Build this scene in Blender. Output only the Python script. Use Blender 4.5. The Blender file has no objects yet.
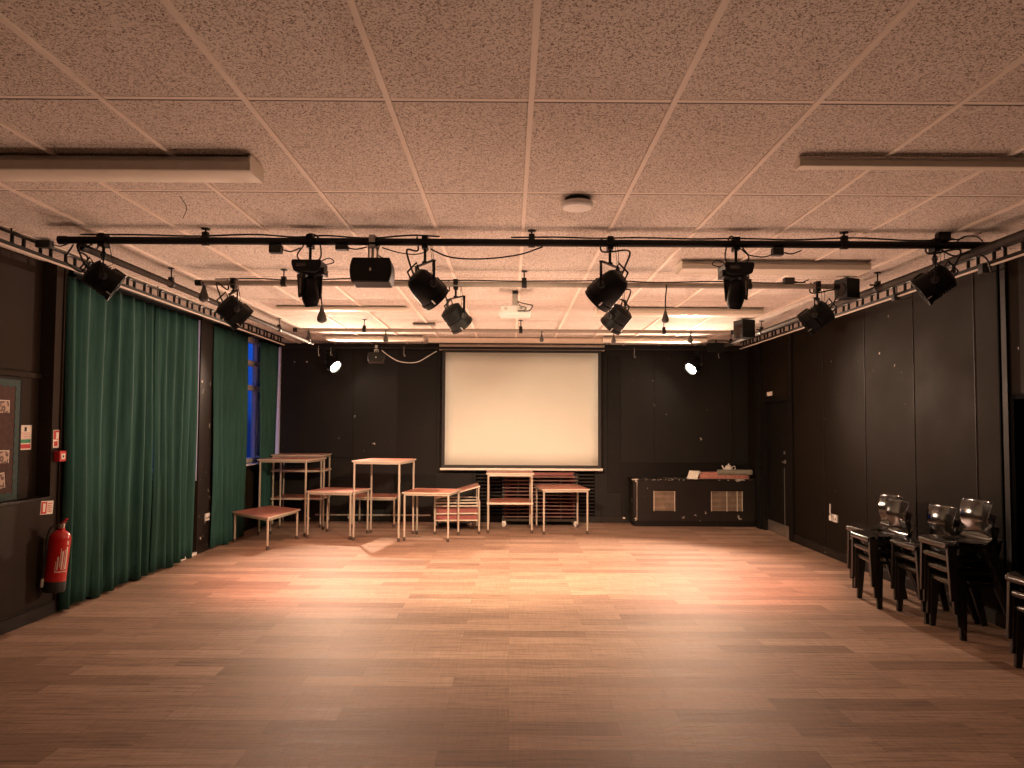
import bpy, math, random
from mathutils import Vector, Matrix
random.seed(7)
C = bpy.context.scene.collection
PI = math.pi

# ------------------------------------------------------------------ constants of the room (metres)
XL, XR, YB, YF, H = -3.83, 3.96, 12.0, -2.6, 2.956
EYE = 1.59

# ------------------------------------------------------------------ materials
MATS = {}
def nmat(name):
    m = bpy.data.materials.new(name); m.use_nodes = True
    nt = m.node_tree; nt.nodes.clear()
    out = nt.nodes.new('ShaderNodeOutputMaterial')
    return m, nt, out
def node(nt, t, **kw):
    n = nt.nodes.new(t)
    for k, v in kw.items():
        if k in n.inputs: n.inputs[k].default_value = v
        else: setattr(n, k, v)
    return n
def ramp(nt, stops, interp='LINEAR'):
    r = nt.nodes.new('ShaderNodeValToRGB'); cr = r.color_ramp; cr.interpolation = interp
    while len(cr.elements) < len(stops): cr.elements.new(0.5)
    for e, (p, c) in zip(cr.elements, stops):
        e.position = p; e.color = (c[0], c[1], c[2], 1) if not isinstance(c, (int, float)) else (c, c, c, 1)
    return r
def mix(nt, fac, a, b, blend='MIX'):
    n = nt.nodes.new('ShaderNodeMix'); n.data_type = 'RGBA'; n.blend_type = blend
    for sock, val in ((0, fac), (6, a), (7, b)):
        if hasattr(val, 'is_linked') or hasattr(val, 'links'): nt.links.new(val, n.inputs[sock])
        elif isinstance(val, (int, float)): n.inputs[sock].default_value = val
        else: n.inputs[sock].default_value = (val[0], val[1], val[2], 1)
    return n.outputs[2]
def simple(name, col, rough=0.5, metal=0.0, var=0.12, scale=14.0, bump=0.0, spec=0.5, coat=0.0):
    """principled surface with a soft noise variation of its colour and, if asked, a fine bump"""
    if name in MATS: return MATS[name]
    m, nt, out = nmat(name)
    b = nt.nodes.new('ShaderNodeBsdfPrincipled')
    tc = nt.nodes.new('ShaderNodeTexCoord')
    nz = node(nt, 'ShaderNodeTexNoise', Scale=scale, Detail=4.0)
    nt.links.new(tc.outputs['Object'], nz.inputs['Vector'])
    lo = tuple(c * (1 - var) for c in col); hi = tuple(min(1, c * (1 + var)) for c in col)
    r = ramp(nt, [(0.3, lo), (0.7, hi)])
    nt.links.new(nz.outputs['Fac'], r.inputs['Fac'])
    nt.links.new(r.outputs['Color'], b.inputs['Base Color'])
    b.inputs['Roughness'].default_value = rough; b.inputs['Metallic'].default_value = metal
    b.inputs['Specular IOR Level'].default_value = spec
    b.inputs['Coat Weight'].default_value = coat
    if bump:
        n2 = node(nt, 'ShaderNodeTexNoise', Scale=scale * 12, Detail=3.0)
        nt.links.new(tc.outputs['Object'], n2.inputs['Vector'])
        bp = node(nt, 'ShaderNodeBump', Strength=bump, Distance=0.01)
        nt.links.new(n2.outputs['Fac'], bp.inputs['Height']); nt.links.new(bp.outputs['Normal'], b.inputs['Normal'])
    nt.links.new(b.outputs[0], out.inputs[0])
    MATS[name] = m
    return m
def emit(name, col, s):
    if name in MATS: return MATS[name]
    m, nt, out = nmat(name)
    e = node(nt, 'ShaderNodeEmission'); e.inputs[0].default_value = (*col, 1); e.inputs[1].default_value = s
    nt.links.new(e.outputs[0], out.inputs[0]); MATS[name] = m
    return m

def floor_mat():
    m, nt, out = nmat('plank_vinyl')
    b = nt.nodes.new('ShaderNodeBsdfPrincipled'); L = nt.links.new
    tc = nt.nodes.new('ShaderNodeTexCoord')
    br = node(nt, 'ShaderNodeTexBrick', offset=0.37, offset_frequency=2, squash=1.0)
    br.inputs['Scale'].default_value = 1.0
    br.inputs['Brick Width'].default_value = 0.93; br.inputs['Row Height'].default_value = 0.172
    br.inputs['Mortar Size'].default_value = 0.0012; br.inputs['Mortar Smooth'].default_value = 0.2
    br.inputs['Color1'].default_value = (0, 0, 0, 1); br.inputs['Color2'].default_value = (1, 1, 1, 1)
    br.inputs['Mortar'].default_value = (0.3, 0.3, 0.3, 1)
    L(tc.outputs['Object'], br.inputs['Vector'])
    mp = nt.nodes.new('ShaderNodeMapping'); mp.inputs['Scale'].default_value = (1.8, 34, 1)
    L(tc.outputs['Object'], mp.inputs['Vector'])
    # shift the grain from plank to plank
    add = node(nt, 'ShaderNodeVectorMath', operation='MULTIPLY_ADD')
    L(br.outputs['Color'], add.inputs[0]); add.inputs[1].default_value = (7, 3, 5); L(mp.outputs['Vector'], add.inputs[2])
    gr = node(nt, 'ShaderNodeTexNoise', Scale=1.5, Detail=8.0, Roughness=0.72, Distortion=0.5)
    L(add.outputs[0], gr.inputs['Vector'])
    mp2 = nt.nodes.new('ShaderNodeMapping'); mp2.inputs['Scale'].default_value = (60, 4, 1)
    L(tc.outputs['Object'], mp2.inputs['Vector'])
    sw = node(nt, 'ShaderNodeTexNoise', Scale=1.0, Detail=2.0); L(mp2.outputs['Vector'], sw.inputs['Vector'])
    base = ramp(nt, [(0.0, (0.220, 0.142, 0.100)), (0.5, (0.305, 0.203, 0.148)), (1.0, (0.385, 0.266, 0.196))])
    L(br.outputs['Color'], base.inputs['Fac'])
    g2 = ramp(nt, [(0.34, (0.42, 0.39, 0.36)), (0.48, (0.93, 0.91, 0.89)), (0.66, (1.28, 1.28, 1.28))])
    L(gr.outputs['Fac'], g2.inputs['Fac'])
    c1 = mix(nt, 0.95, base.outputs['Color'], g2.outputs['Color'], 'MULTIPLY')
    s2 = ramp(nt, [(0.35, 0.86), (0.6, 1.05)]); L(sw.outputs['Fac'], s2.inputs['Fac'])
    c2 = mix(nt, 0.6, c1, s2.outputs['Color'], 'MULTIPLY')
    mo = ramp(nt, [(0.0, 1.0), (1.0, 0.55)]); L(br.outputs['Fac'], mo.inputs['Fac'])
    c3 = mix(nt, 1.0, c2, mo.outputs['Color'], 'MULTIPLY')
    L(c3, b.inputs['Base Color'])
    rr = ramp(nt, [(0.3, 0.52), (0.7, 0.68)]); L(gr.outputs['Fac'], rr.inputs['Fac']); L(rr.outputs['Color'], b.inputs['Roughness'])
    b.inputs['Specular IOR Level'].default_value = 0.3
    bp = node(nt, 'ShaderNodeBump', Strength=0.12, Distance=0.004); L(gr.outputs['Fac'], bp.inputs['Height']); L(bp.outputs['Normal'], b.inputs['Normal'])
    L(b.outputs[0], out.inputs[0]); return m

def tile_mat():
    m, nt, out = nmat('fissured_ceiling_tile')
    b = nt.nodes.new('ShaderNodeBsdfPrincipled'); L = nt.links.new
    tc = nt.nodes.new('ShaderNodeTexCoord')
    n1 = node(nt, 'ShaderNodeTexNoise', Scale=112.0, Detail=2.5, Roughness=0.6, Distortion=0.9)
    n2 = node(nt, 'ShaderNodeTexNoise', Scale=75.0, Detail=2.0)
    n3 = node(nt, 'ShaderNodeTexNoise', Scale=0.9, Detail=3.0)
    n4 = node(nt, 'ShaderNodeTexNoise', Scale=150.0, Detail=1.5)
    for n in (n1, n2, n3, n4): L(tc.outputs['Object'], n.inputs['Vector'])
    d = node(nt, 'ShaderNodeMath', operation='SUBTRACT'); L(n1.outputs['Fac'], d.inputs[0]); d.inputs[1].default_value = 0.5
    a = node(nt, 'ShaderNodeMath', operation='ABSOLUTE'); L(d.outputs[0], a.inputs[0])
    fis = ramp(nt, [(0.0, 1.0), (0.022, 1.0), (0.034, 0.0)]); L(a.outputs[0], fis.inputs['Fac'])
    gate = ramp(nt, [(0.48, 0.0), (0.56, 1.0)]); L(n2.outputs['Fac'], gate.inputs['Fac'])
    mm = node(nt, 'ShaderNodeMath', operation='MULTIPLY'); L(fis.outputs['Color'], mm.inputs[0]); L(gate.outputs['Color'], mm.inputs[1])
    pin = ramp(nt, [(0.575, 0.0), (0.64, 1.0)]); L(n4.outputs['Fac'], pin.inputs['Fac'])
    mx = node(nt, 'ShaderNodeMath', operation='MAXIMUM'); L(mm.outputs[0], mx.inputs[0]); L(pin.outputs['Color'], mx.inputs[1])
    base = ramp(nt, [(0.3, (0.66, 0.60, 0.53)), (0.7, (0.75, 0.69, 0.62))]); L(n3.outputs['Fac'], base.inputs['Fac'])
    c = mix(nt, mx.outputs[0], base.outputs['Color'], (0.17, 0.12, 0.09)); L(c, b.inputs['Base Color'])
    b.inputs['Roughness'].default_value = 0.9; b.inputs['Specular IOR Level'].default_value = 0.15
    bp = node(nt, 'ShaderNodeBump', Strength=0.35, Distance=0.004, invert=True); L(mx.outputs[0], bp.inputs['Height']); L(bp.outputs['Normal'], b.inputs['Normal'])
    L(b.outputs[0], out.inputs[0]); return m

def wall_mat(name, lo, hi, chips=0.735, rough=0.42, spec=0.5):
    m, nt, out = nmat(name)
    b = nt.nodes.new('ShaderNodeBsdfPrincipled'); L = nt.links.new
    tc = nt.nodes.new('ShaderNodeTexCoord')
    n1 = node(nt, 'ShaderNodeTexNoise', Scale=1.3, Detail=5.0, Roughness=0.6)
    n2 = node(nt, 'ShaderNodeTexNoise', Scale=9.0, Detail=3.0)
    n3 = node(nt, 'ShaderNodeTexNoise', Scale=2.3, Detail=2.0)
    n4 = node(nt, 'ShaderNodeTexNoise', Scale=160.0, Detail=2.0)
    for n in (n1, n2, n3, n4): L(tc.outputs['Object'], n.inputs['Vector'])
    base = ramp(nt, [(0.25, lo), (0.75, hi)]); L(n1.outputs['Fac'], base.inputs['Fac'])
    ch = ramp(nt, [(chips, 0.0), (chips + 0.012, 1.0)]); L(n2.outputs['Fac'], ch.inputs['Fac'])
    gt = ramp(nt, [(0.52, 0.0), (0.6, 1.0)]); L(n3.outputs['Fac'], gt.inputs['Fac'])
    mm = node(nt, 'ShaderNodeMath', operation='MULTIPLY'); L(ch.outputs['Color'], mm.inputs[0]); L(gt.outputs['Color'], mm.inputs[1])
    c = mix(nt, mm.outputs[0], base.outputs['Color'], (0.55, 0.5, 0.44)); L(c, b.inputs['Base Color'])
    rr = ramp(nt, [(0.3, rough - 0.06), (0.7, rough + 0.1)]); L(n1.outputs['Fac'], rr.inputs['Fac']); L(rr.outputs['Color'], b.inputs['Roughness'])
    b.inputs['Specular IOR Level'].default_value = spec
    bp = node(nt, 'ShaderNodeBump', Strength=0.10, Distance=0.003); L(n4.outputs['Fac'], bp.inputs['Height']); L(bp.outputs['Normal'], b.inputs['Normal'])
    L(b.outputs[0], out.inputs[0]); return m

def curtain_mat():
    m, nt, out = nmat('green_curtain_cloth')
    b = nt.nodes.new('ShaderNodeBsdfPrincipled'); L = nt.links.new
    tc = nt.nodes.new('ShaderNodeTexCoord')
    mp = nt.nodes.new('ShaderNodeMapping'); mp.inputs['Scale'].default_value = (30, 30, 2); L(tc.outputs['Object'], mp.inputs['Vector'])
    n1 = node(nt, 'ShaderNodeTexNoise', Scale=1.0, Detail=4.0); L(mp.outputs['Vector'], n1.inputs['Vector'])
    n2 = node(nt, 'ShaderNodeTexNoise', Scale=420.0, Detail=1.0); L(tc.outputs['Object'], n2.inputs['Vector'])
    r = ramp(nt, [(0.3, (0.019, 0.062, 0.052)), (0.7, (0.030, 0.092, 0.078))]); L(n1.outputs['Fac'], r.inputs['Fac'])
    L(r.outputs['Color'], b.inputs['Base Color']); b.inputs['Roughness'].default_value = 0.85
    b.inputs['Sheen Weight'].default_value = 0.0; b.inputs['Specular IOR Level'].default_value = 0.15
    bp = node(nt, 'ShaderNodeBump', Strength=0.15, Distance=0.002); L(n2.outputs['Fac'], bp.inputs['Height']); L(bp.outputs['Normal'], b.inputs['Normal'])
    L(b.outputs[0], out.inputs[0]); return m

def glass_mat():
    m, nt, out = nmat('window_glass'); L = nt.links.new
    t = nt.nodes.new('ShaderNodeBsdfTransparent'); g = node(nt, 'ShaderNodeBsdfGlossy', Roughness=0.03)
    tc = nt.nodes.new('ShaderNodeTexCoord'); nz = node(nt, 'ShaderNodeTexNoise', Scale=5.0); L(tc.outputs['Object'], nz.inputs['Vector'])
    rr = ramp(nt, [(0.3, (0.82, 0.87, 0.95)), (0.7, (0.95, 0.97, 1.0))]); L(nz.outputs['Fac'], rr.inputs['Fac']); L(rr.outputs['Color'], t.inputs['Color'])
    mx = node(nt, 'ShaderNodeMixShader'); mx.inputs[0].default_value = 0.07
    L(t.outputs[0], mx.inputs[1]); L(g.outputs[0], mx.inputs[2]); L(mx.outputs[0], out.inputs[0]); return m

def pattern_mat(name, a, bcol, scale):
    m, nt, out = nmat(name); L = nt.links.new
    b = nt.nodes.new('ShaderNodeBsdfPrincipled'); tc = nt.nodes.new('ShaderNodeTexCoord')
    v = node(nt, 'ShaderNodeTexVoronoi', Scale=scale); L(tc.outputs['Object'], v.inputs['Vector'])
    r = ramp(nt, [(0.25, a), (0.45, bcol), (0.7, a)]); L(v.outputs['Distance'], r.inputs['Fac'])
    L(r.outputs['Color'], b.inputs['Base Color']); b.inputs['Roughness'].default_value = 0.85
    L(b.outputs[0], out.inputs[0]); return m

M_floor = floor_mat(); M_tile = tile_mat(); M_curtain = curtain_mat(); M_glass = glass_mat()
M_wall = wall_mat('matt_black_wall', (0.0090, 0.0064, 0.0038), (0.0130, 0.0092, 0.0056), rough=0.7, spec=0.08)
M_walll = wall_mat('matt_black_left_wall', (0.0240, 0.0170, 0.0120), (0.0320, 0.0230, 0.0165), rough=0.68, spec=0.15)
M_wallb = wall_mat('scuffed_black_back_wall', (0.0075, 0.0066, 0.0060), (0.0145, 0.0122, 0.0106), chips=0.70, rough=0.6, spec=0.22)
M_dark = wall_mat('deep_black_paint', (0.004, 0.003, 0.0024), (0.008, 0.006, 0.0048), chips=0.8, rough=0.55, spec=0.2)
M_chip = wall_mat('chipped_black_paint', (0.008, 0.006, 0.0048), (0.015, 0.011, 0.0085), chips=0.66, rough=0.5, spec=0.25)
M_worn = wall_mat('worn_black_edge_paint', (0.008, 0.006, 0.0048), (0.015, 0.011, 0.0085), chips=0.56, rough=0.5, spec=0.25)
M_void = simple('unlit_black', (0.002, 0.002, 0.002), 0.9, spec=0.05)
M_grid = simple('white_ceiling_grid_metal', (0.80, 0.72, 0.63), 0.75, var=0.03, spec=0.2)
M_white = simple('white_paint', (0.80, 0.78, 0.74), 0.5, var=0.04)
M_cream = simple('cream_plastic', (0.72, 0.66, 0.55), 0.45, var=0.04)
M_blk = simple('black_powder_coat', (0.006, 0.0058, 0.0055), 0.5, spec=0.2)
M_blkm = simple('black_steel_tube', (0.009, 0.008, 0.007), 0.55, spec=0.25)
M_satin = simple('satin_black_plastic', (0.006, 0.006, 0.006), 0.45, spec=0.25)
M_grey = simple('galvanised_steel', (0.36, 0.34, 0.31), 0.38, 0.75)
M_pipeg = simple('grey_painted_tube', (0.30, 0.26, 0.22), 0.65, 0.0, spec=0.3)
M_pipeb = simple('dark_bronze_tube', (0.036, 0.028, 0.022), 0.75, 0.0, spec=0.12)
M_rub = simple('black_rubber', (0.014, 0.013, 0.012), 0.65)
M_sock = simple('dark_grey_socket_rubber', (0.06, 0.055, 0.048), 0.6)
M_cable = simple('black_cable', (0.008, 0.008, 0.008), 0.55)
M_wcable = simple('white_cable', (0.72, 0.68, 0.62), 0.5)
M_chair = simple('black_glossy_plastic', (0.010, 0.0085, 0.007), 0.13, var=0.05, spec=0.55)
M_chairleg = simple('black_satin_leg_plastic', (0.016, 0.014, 0.012), 0.38, spec=0.5)
M_top = simple('red_brown_laminate', (0.38, 0.145, 0.10), 0.38, var=0.10, scale=6)
M_edge = simple('beige_table_edge', (0.50, 0.43, 0.34), 0.5, var=0.05)
M_leg = simple('beige_painted_steel', (0.40, 0.35, 0.28), 0.4, 0.15, var=0.05)
M_foot = simple('dark_foot_cap', (0.05, 0.030, 0.022), 0.6)
M_red = simple('fire_red_enamel', (0.52, 0.012, 0.014), 0.28, var=0.05, coat=0.3)
M_redm = simple('red_plastic', (0.50, 0.02, 0.02), 0.4, var=0.05)
M_lens = simple('dark_lens_glass', (0.02, 0.02, 0.025), 0.08, spec=0.8)
M_screen = simple('matt_white_screen_fabric', (0.68, 0.70, 0.62), 0.85, var=0.015, scale=2)
M_silver = simple('brushed_aluminium', (0.62, 0.59, 0.54), 0.32, 0.9)
M_rackred = simple('dark_red_board', (0.20, 0.045, 0.035), 0.55)
M_castor = simple('pale_castor_plastic', (0.62, 0.58, 0.52), 0.4)
M_dslat = simple('dull_black_slat', (0.020, 0.015, 0.012), 0.6, spec=0.2)
M_skytint = simple('sky_tinted_white_jamb', (0.62, 0.63, 0.86), 0.6, var=0.04)  # white jamb with the bluish sky light put into its colour
M_frame = simple('cream_window_frame', (0.70, 0.58, 0.46), 0.5, var=0.05)
M_green = simple('green_sign_print', (0.03, 0.26, 0.13), 0.6)
M_paper = simple('white_paper', (0.78, 0.72, 0.62), 0.8, var=0.05)
M_board = simple('brown_pinboard_felt', (0.075, 0.042, 0.034), 0.9, var=0.2, scale=40)
M_teal = simple('teal_paper_border', (0.040, 0.075, 0.072), 0.8, var=0.15, scale=30)
M_photo = pattern_mat('printed_photo', (0.52, 0.40, 0.32), (0.06, 0.04, 0.035), 22)
M_rug = pattern_mat('red_patterned_cloth', (0.52, 0.13, 0.10), (0.62, 0.40, 0.32), 26)
M_pink = simple('faded_pink_cloth', (0.55, 0.25, 0.20), 0.85, var=0.2, scale=30)
M_mat = simple('grey_green_rolled_cloth', (0.26, 0.24, 0.19), 0.85, var=0.12)
M_grille = simple('tan_grille_metal', (0.40, 0.30, 0.22), 0.5, 0.2, var=0.25, scale=9)
M_china = simple('white_glazed_china', (0.82, 0.76, 0.68), 0.18, var=0.03, coat=0.4)

# ------------------------------------------------------------------ mesh builder
class MB:
    def __init__(s): s.v = []; s.f = []; s.M = None
    def _add(s, vs, fs):
        o = len(s.v)
        if s.M is not None: vs = [s.M @ Vector(p) for p in vs]
        s.v += [tuple(p) for p in vs]; s.f += [tuple(i + o for i in f) for f in fs]
        return s
    def box(s, x0, x1, y0, y1, z0, z1, M=None):
        vs = [Vector(p) for p in ((x0,y0,z0),(x1,y0,z0),(x1,y1,z0),(x0,y1,z0),(x0,y0,z1),(x1,y0,z1),(x1,y1,z1),(x0,y1,z1))]
        if M is not None: vs = [M @ p for p in vs]
        return s._add(vs, [(0,3,2,1),(4,5,6,7),(0,1,5,4),(1,2,6,5),(2,3,7,6),(3,0,4,7)])
    def bar(s, a, b, w, d, w2=None, d2=None, up=(0, 0, 1)):
        """rectangular bar from a to b, w wide and d deep, optionally tapering"""
        a, b = Vector(a), Vector(b); t = (b - a).normalized(); up = Vector(up)
        if abs(t.dot(up)) > 0.95: up = Vector((0, 1, 0))
        u = t.cross(up).normalized(); v = u.cross(t).normalized()
        w2 = w if w2 is None else w2; d2 = d if d2 is None else d2
        vs = []
        for p, ww, dd in ((a, w, d), (b, w2, d2)):
            for i, j in ((-1,-1),(1,-1),(1,1),(-1,1)): vs.append(p + u * (i * ww / 2) + v * (j * dd / 2))
        return s._add(vs, [(3,2,1,0),(4,5,6,7),(0,1,5,4),(1,2,6,5),(2,3,7,6),(3,0,4,7)])
    def tube(s, pts, r, n=10, closed=False, caps=True):
        pts = [Vector(p) for p in pts]; m = len(pts); rings = []
        T = []
        for i in range(m):
            if closed: t = pts[(i+1) % m] - pts[i-1]
            else: t = pts[min(i+1, m-1)] - pts[max(i-1, 0)]
            T.append(t.normalized())
        ref = Vector((0, 0, 1)) if abs(T[0].z) < 0.9 else Vector((1, 0, 0))
        u = T[0].cross(ref).normalized(); vs = []
        for i in range(m):
            u = (u - T[i] * u.dot(T[i]))
            u = u.normalized() if u.length > 1e-6 else T[i].orthogonal().normalized()
            w = T[i].cross(u)
            rr = r[i] if isinstance(r, (list, tuple)) else r
            for k in range(n):
                a = 2 * PI * k / n; vs.append(pts[i] + (u * math.cos(a) + w * math.sin(a)) * rr)
        fs = []
        for i in range(m if closed else m - 1):
            j = (i + 1) % m
            for k in range(n):
                l = (k + 1) % n; fs.append((i*n+k, i*n+l, j*n+l, j*n+k))
        if caps and not closed: fs += [tuple(reversed(range(n))), tuple(range((m-1)*n, m*n))]
        return s._add(vs, fs)
    def lathe(s, prof, o=(0,0,0), d=(0,0,1), n=24, caps=True):
        """revolve (radius, distance along d) about the axis d through o"""
        o, d = Vector(o), Vector(d).normalized(); u = d.orthogonal().normalized(); w = d.cross(u); vs = []; fs = []
        for r, t in prof:
            for k in range(n):
                a = 2 * PI * k / n; vs.append(o + d * t + (u * math.cos(a) + w * math.sin(a)) * r)
        m = len(prof)
        for i in range(m - 1):
            for k in range(n):
                l = (k + 1) % n; fs.append((i*n+k, i*n+l, (i+1)*n+l, (i+1)*n+k))
        if caps: fs += [tuple(reversed(range(n))), tuple(range((m-1)*n, m*n))]
        return s._add(vs, fs)
    def prism(s, poly, z0, z1, M=None):
        n = len(poly); vs = [Vector((x, y, z0)) for x, y in poly] + [Vector((x, y, z1)) for x, y in poly]
        if M is not None: vs = [M @ p for p in vs]
        return s._add(vs, [tuple(reversed(range(n))), tuple(range(n, 2*n))] + [(i, (i+1) % n, n + (i+1) % n, n + i) for i in range(n)])
    def grid(s, fn, nu, nv):
        vs = [fn(i / nu, j / nv) for i in range(nu + 1) for j in range(nv + 1)]
        return s._add(vs, [(i*(nv+1)+j, (i+1)*(nv+1)+j, (i+1)*(nv+1)+j+1, i*(nv+1)+j+1) for i in range(nu) for j in range(nv)])
    def build(s, name, mat, parent=None, bevel=0.0, solid=0.0, angle=35, sub=0, loc=None):
        me = bpy.data.meshes.new(name); me.from_pydata(s.v, [], s.f); me.update()
        o = bpy.data.objects.new(name, me); C.objects.link(o); me.materials.append(mat)
        for p in me.polygons: p.use_smooth = True
        try: me.set_sharp_from_angle(angle=math.radians(angle))
        except Exception: pass
        if parent is not None: o.parent = parent
        if loc is not None: o.location = loc
        if solid:
            md = o.modifiers.new('solid', 'SOLIDIFY'); md.thickness = solid; md.offset = 0
        if sub:
            md = o.modifiers.new('sub', 'SUBSURF'); md.levels = sub; md.render_levels = sub
        if bevel:
            md = o.modifiers.new('bevel', 'BEVEL'); md.width = bevel; md.segments = 2; md.limit_method = 'ANGLE'; md.angle_limit = math.radians(40)
        return o

def thing(name, label, cat, loc=(0, 0, 0), rz=0.0, group=None):
    o = bpy.data.objects.new(name, None); C.objects.link(o); o.empty_display_size = 0.1
    o.location = loc; o.rotation_euler = (0, 0, rz); o['label'] = label; o['category'] = cat
    if group: o['group'] = group
    return o
def tag(o, label, cat, group=None):
    o['label'] = label; o['category'] = cat
    if group: o['group'] = group
    return o
def struct(o): o['kind'] = 'structure'; return o
def dup(root, loc, rz, label):
    r = root.copy(); C.objects.link(r); r.location = loc; r.rotation_euler = (0, 0, rz); r['label'] = label
    for ch in list(root.children):
        c = ch.copy(); C.objects.link(c); c.parent = r
        for g in list(ch.children):
            e = g.copy(); C.objects.link(e); e.parent = c
    return r
def text(body, size, mat, parent, M, depth=0.0005, name='lettering'):
    cu = bpy.data.curves.new(name, 'FONT'); cu.body = body; cu.size = size; cu.extrude = depth; cu.align_x = 'CENTER'; cu.align_y = 'CENTER'
    o = bpy.data.objects.new(name, cu); C.objects.link(o); cu.materials.append(mat); o.parent = parent; o.matrix_local = M
    return o

# ================================================================== THE SETTING
b = MB(); b.box(XL - 0.6, XR + 0.6, YF, YB + 0.1, -0.1, 0); struct(b.build('floor', M_floor))
b = MB(); b.box(XL - 0.3, XR + 0.3, YF, YB + 0.1, H, H + 0.1); ceil = struct(b.build('ceiling', M_tile))
# exposed grid: runners along the room every 0.6 m, cross bars every 1.2 m with a dark strip painting the shadow on the far side
GX0, GY0 = 0.081, 2.965
b = MB(); g = MB()
i = -7
while GX0 + 0.6 * i < XR:
    x = GX0 + 0.6 * i
    if x > XL: b.box(x - 0.012, x + 0.012, YF, YB, H - 0.010, H + 0.002)
    i += 1
k = -4
while GY0 + 1.2 * k < YB:
    y = GY0 + 1.2 * k
    if y > YF:
        b.box(XL, XR, y - 0.012, y + 0.012, H - 0.0012, H + 0.002)
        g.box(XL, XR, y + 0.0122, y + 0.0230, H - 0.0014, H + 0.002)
    k += 1
struct(b.build('ceiling_grid', M_grid, ceil)); struct(g.build('painted_shadow_strip', M_foot, ceil))
# perimeter angle
b = MB(); b.box(XR - 0.022, XR, YF, YB, H - 0.024, H); struct(b.build('trim_1', M_grid))
b = MB(); b.box(XL, XL + 0.022, YF, YB, H - 0.024, H); struct(b.build('trim_2', M_grid))

# back wall and the wall behind the camera
b = MB(); b.box(XL - 0.4, XR + 0.3, YB, YB + 0.12, 0, H); struct(b.build('wall_back', M_wallb))
b = MB(); b.box(XL - 0.4, XR + 0.6, YF - 0.1, YF, 0, H); struct(b.build('wall_front', M_wall))
# right wall with a dark doorway near the camera and a door at the far end
DY0, DY1, DZ = 10.20, 11.28, 2.02
OY0, OY1, OZ = 4.25, 5.68, 1.86
b = MB()
b.box(XR, XR + 0.2, YF, OY0, 0, H); b.box(XR, XR + 0.2, OY0, OY1, OZ, H); b.box(XR, XR + 0.2, OY1, DY0, 0, H)
b.box(XR, XR + 0.2, DY0, DY1, DZ, H); b.box(XR, XR + 0.2, DY1, YB, 0, H)
struct(b.build('wall_right', M_wall))
# the far door
b = MB(); b.box(XR + 0.045, XR + 0.085, DY0 + 0.05, DY1 - 0.05, 0.004, DZ - 0.045); door = struct(b.build('door_1', M_dark))
b = MB(); b.box(XR - 0.012, XR + 0.1, DY0, DY0 + 0.05, 0, DZ); b.box(XR - 0.012, XR + 0.1, DY1 - 0.05, DY1, 0, DZ); b.box(XR - 0.012, XR + 0.1, DY0 + 0.05, DY1 - 0.05, DZ - 0.045, DZ)
struct(b.build('door_frame', M_dark, door))
b = MB(); b.box(XR + 0.040, XR + 0.045, DY0 + 0.06, 10.53, 0.01, 0.17); b.box(XR + 0.040, XR + 0.045, 10.54, DY1 - 0.06, 0.01, 0.17); b.build('kick_plate', M_silver, door)
b = MB(); b.box(XR + 0.037, XR + 0.046, 10.532, 10.538, 0.17, 1.0); b.build('meeting_strip', M_silver, door)
b = MB(); b.lathe([(0.028, 0), (0.028, 0.012)], (XR + 0.045, 10.50, 1.09), (-1, 0, 0), 16)
b.tube([(XR + 0.035, 10.50, 1.09), (XR + 0.0, 10.50, 1.09), (XR - 0.002, 10.47, 1.085), (XR, 10.40, 1.075)], 0.009); b.build('door_handle', M_silver, door)
b = MB(); b.lathe([(0.024, 0), (0.024, 0.01)], (XR + 0.045, 10.52, 1.22), (-1, 0, 0), 16); b.build('door_lock', M_silver, door)
# the near doorway: black leaf deep in its opening
b = MB(); b.box(XR + 0.15, XR + 0.19, OY0 + 0.04, OY1 - 0.04, 0.004, OZ - 0.04); d2 = struct(b.build('door_2', M_void))
b = MB(); b.box(XR - 0.01, XR + 0.19, OY1 - 0.04, OY1, 0, OZ); b.box(XR - 0.01, XR + 0.19, OY0, OY0 + 0.04, 0, OZ); b.box(XR - 0.01, XR + 0.19, OY0 + 0.04, OY1 - 0.04, OZ - 0.04, OZ)
struct(b.build('door_frame', M_void, d2))
b = MB(); b.lathe([(0.022, 0), (0.022, 0.02), (0.012, 0.05)], (XR + 0.15, 5.45, 1.0), (-1, 0, 0), 14); b.build('door_handle', M_rub, d2)
# cover strips and pilasters on the right wall
tn = 3
def trim(x0, x1, y0, y1, z0, z1, mat):
    global tn
    bb = MB(); bb.box(x0, x1, y0, y1, z0, z1); struct(bb.build('trim_%d' % tn, mat, bevel=0.002)); tn += 1
trim(XR - 0.022, XR, 5.69, 5.75, 0.11, H - 0.03, M_dark); trim(XR - 0.012, XR, 5.79, 5.81, 0.11, H - 0.03, M_void)
for y, w in ((6.12, 0.006), (8.03, 0.006), (9.10, 0.012), (7.05, 0.004)): trim(XR - 0.004, XR, y - w, y + w, 0.11, H - 0.03, M_dark)
trim(XR - 0.03, XR, 10.06, 10.17, 0.0, H - 0.03, M_dark)
trim(XR - 0.05, XR, 11.32, 11.52, 0.0, H - 0.03, M_dark)
for y0, y1 in ((YF, OY0), (OY1, 10.06)):
    b = MB(); b.box(XR - 0.02, XR, y0, y1, 0, 0.10); b.box(XR - 0.014, XR, y0, y1, 0.10, 0.112); struct(b.build('baseboard_right', M_chip, bevel=0.003))
b = MB(); b.box(XL, 1.94, YB - 0.02, YB, 0, 0.10); struct(b.build('baseboard_back', M_chip, bevel=0.003))
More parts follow.
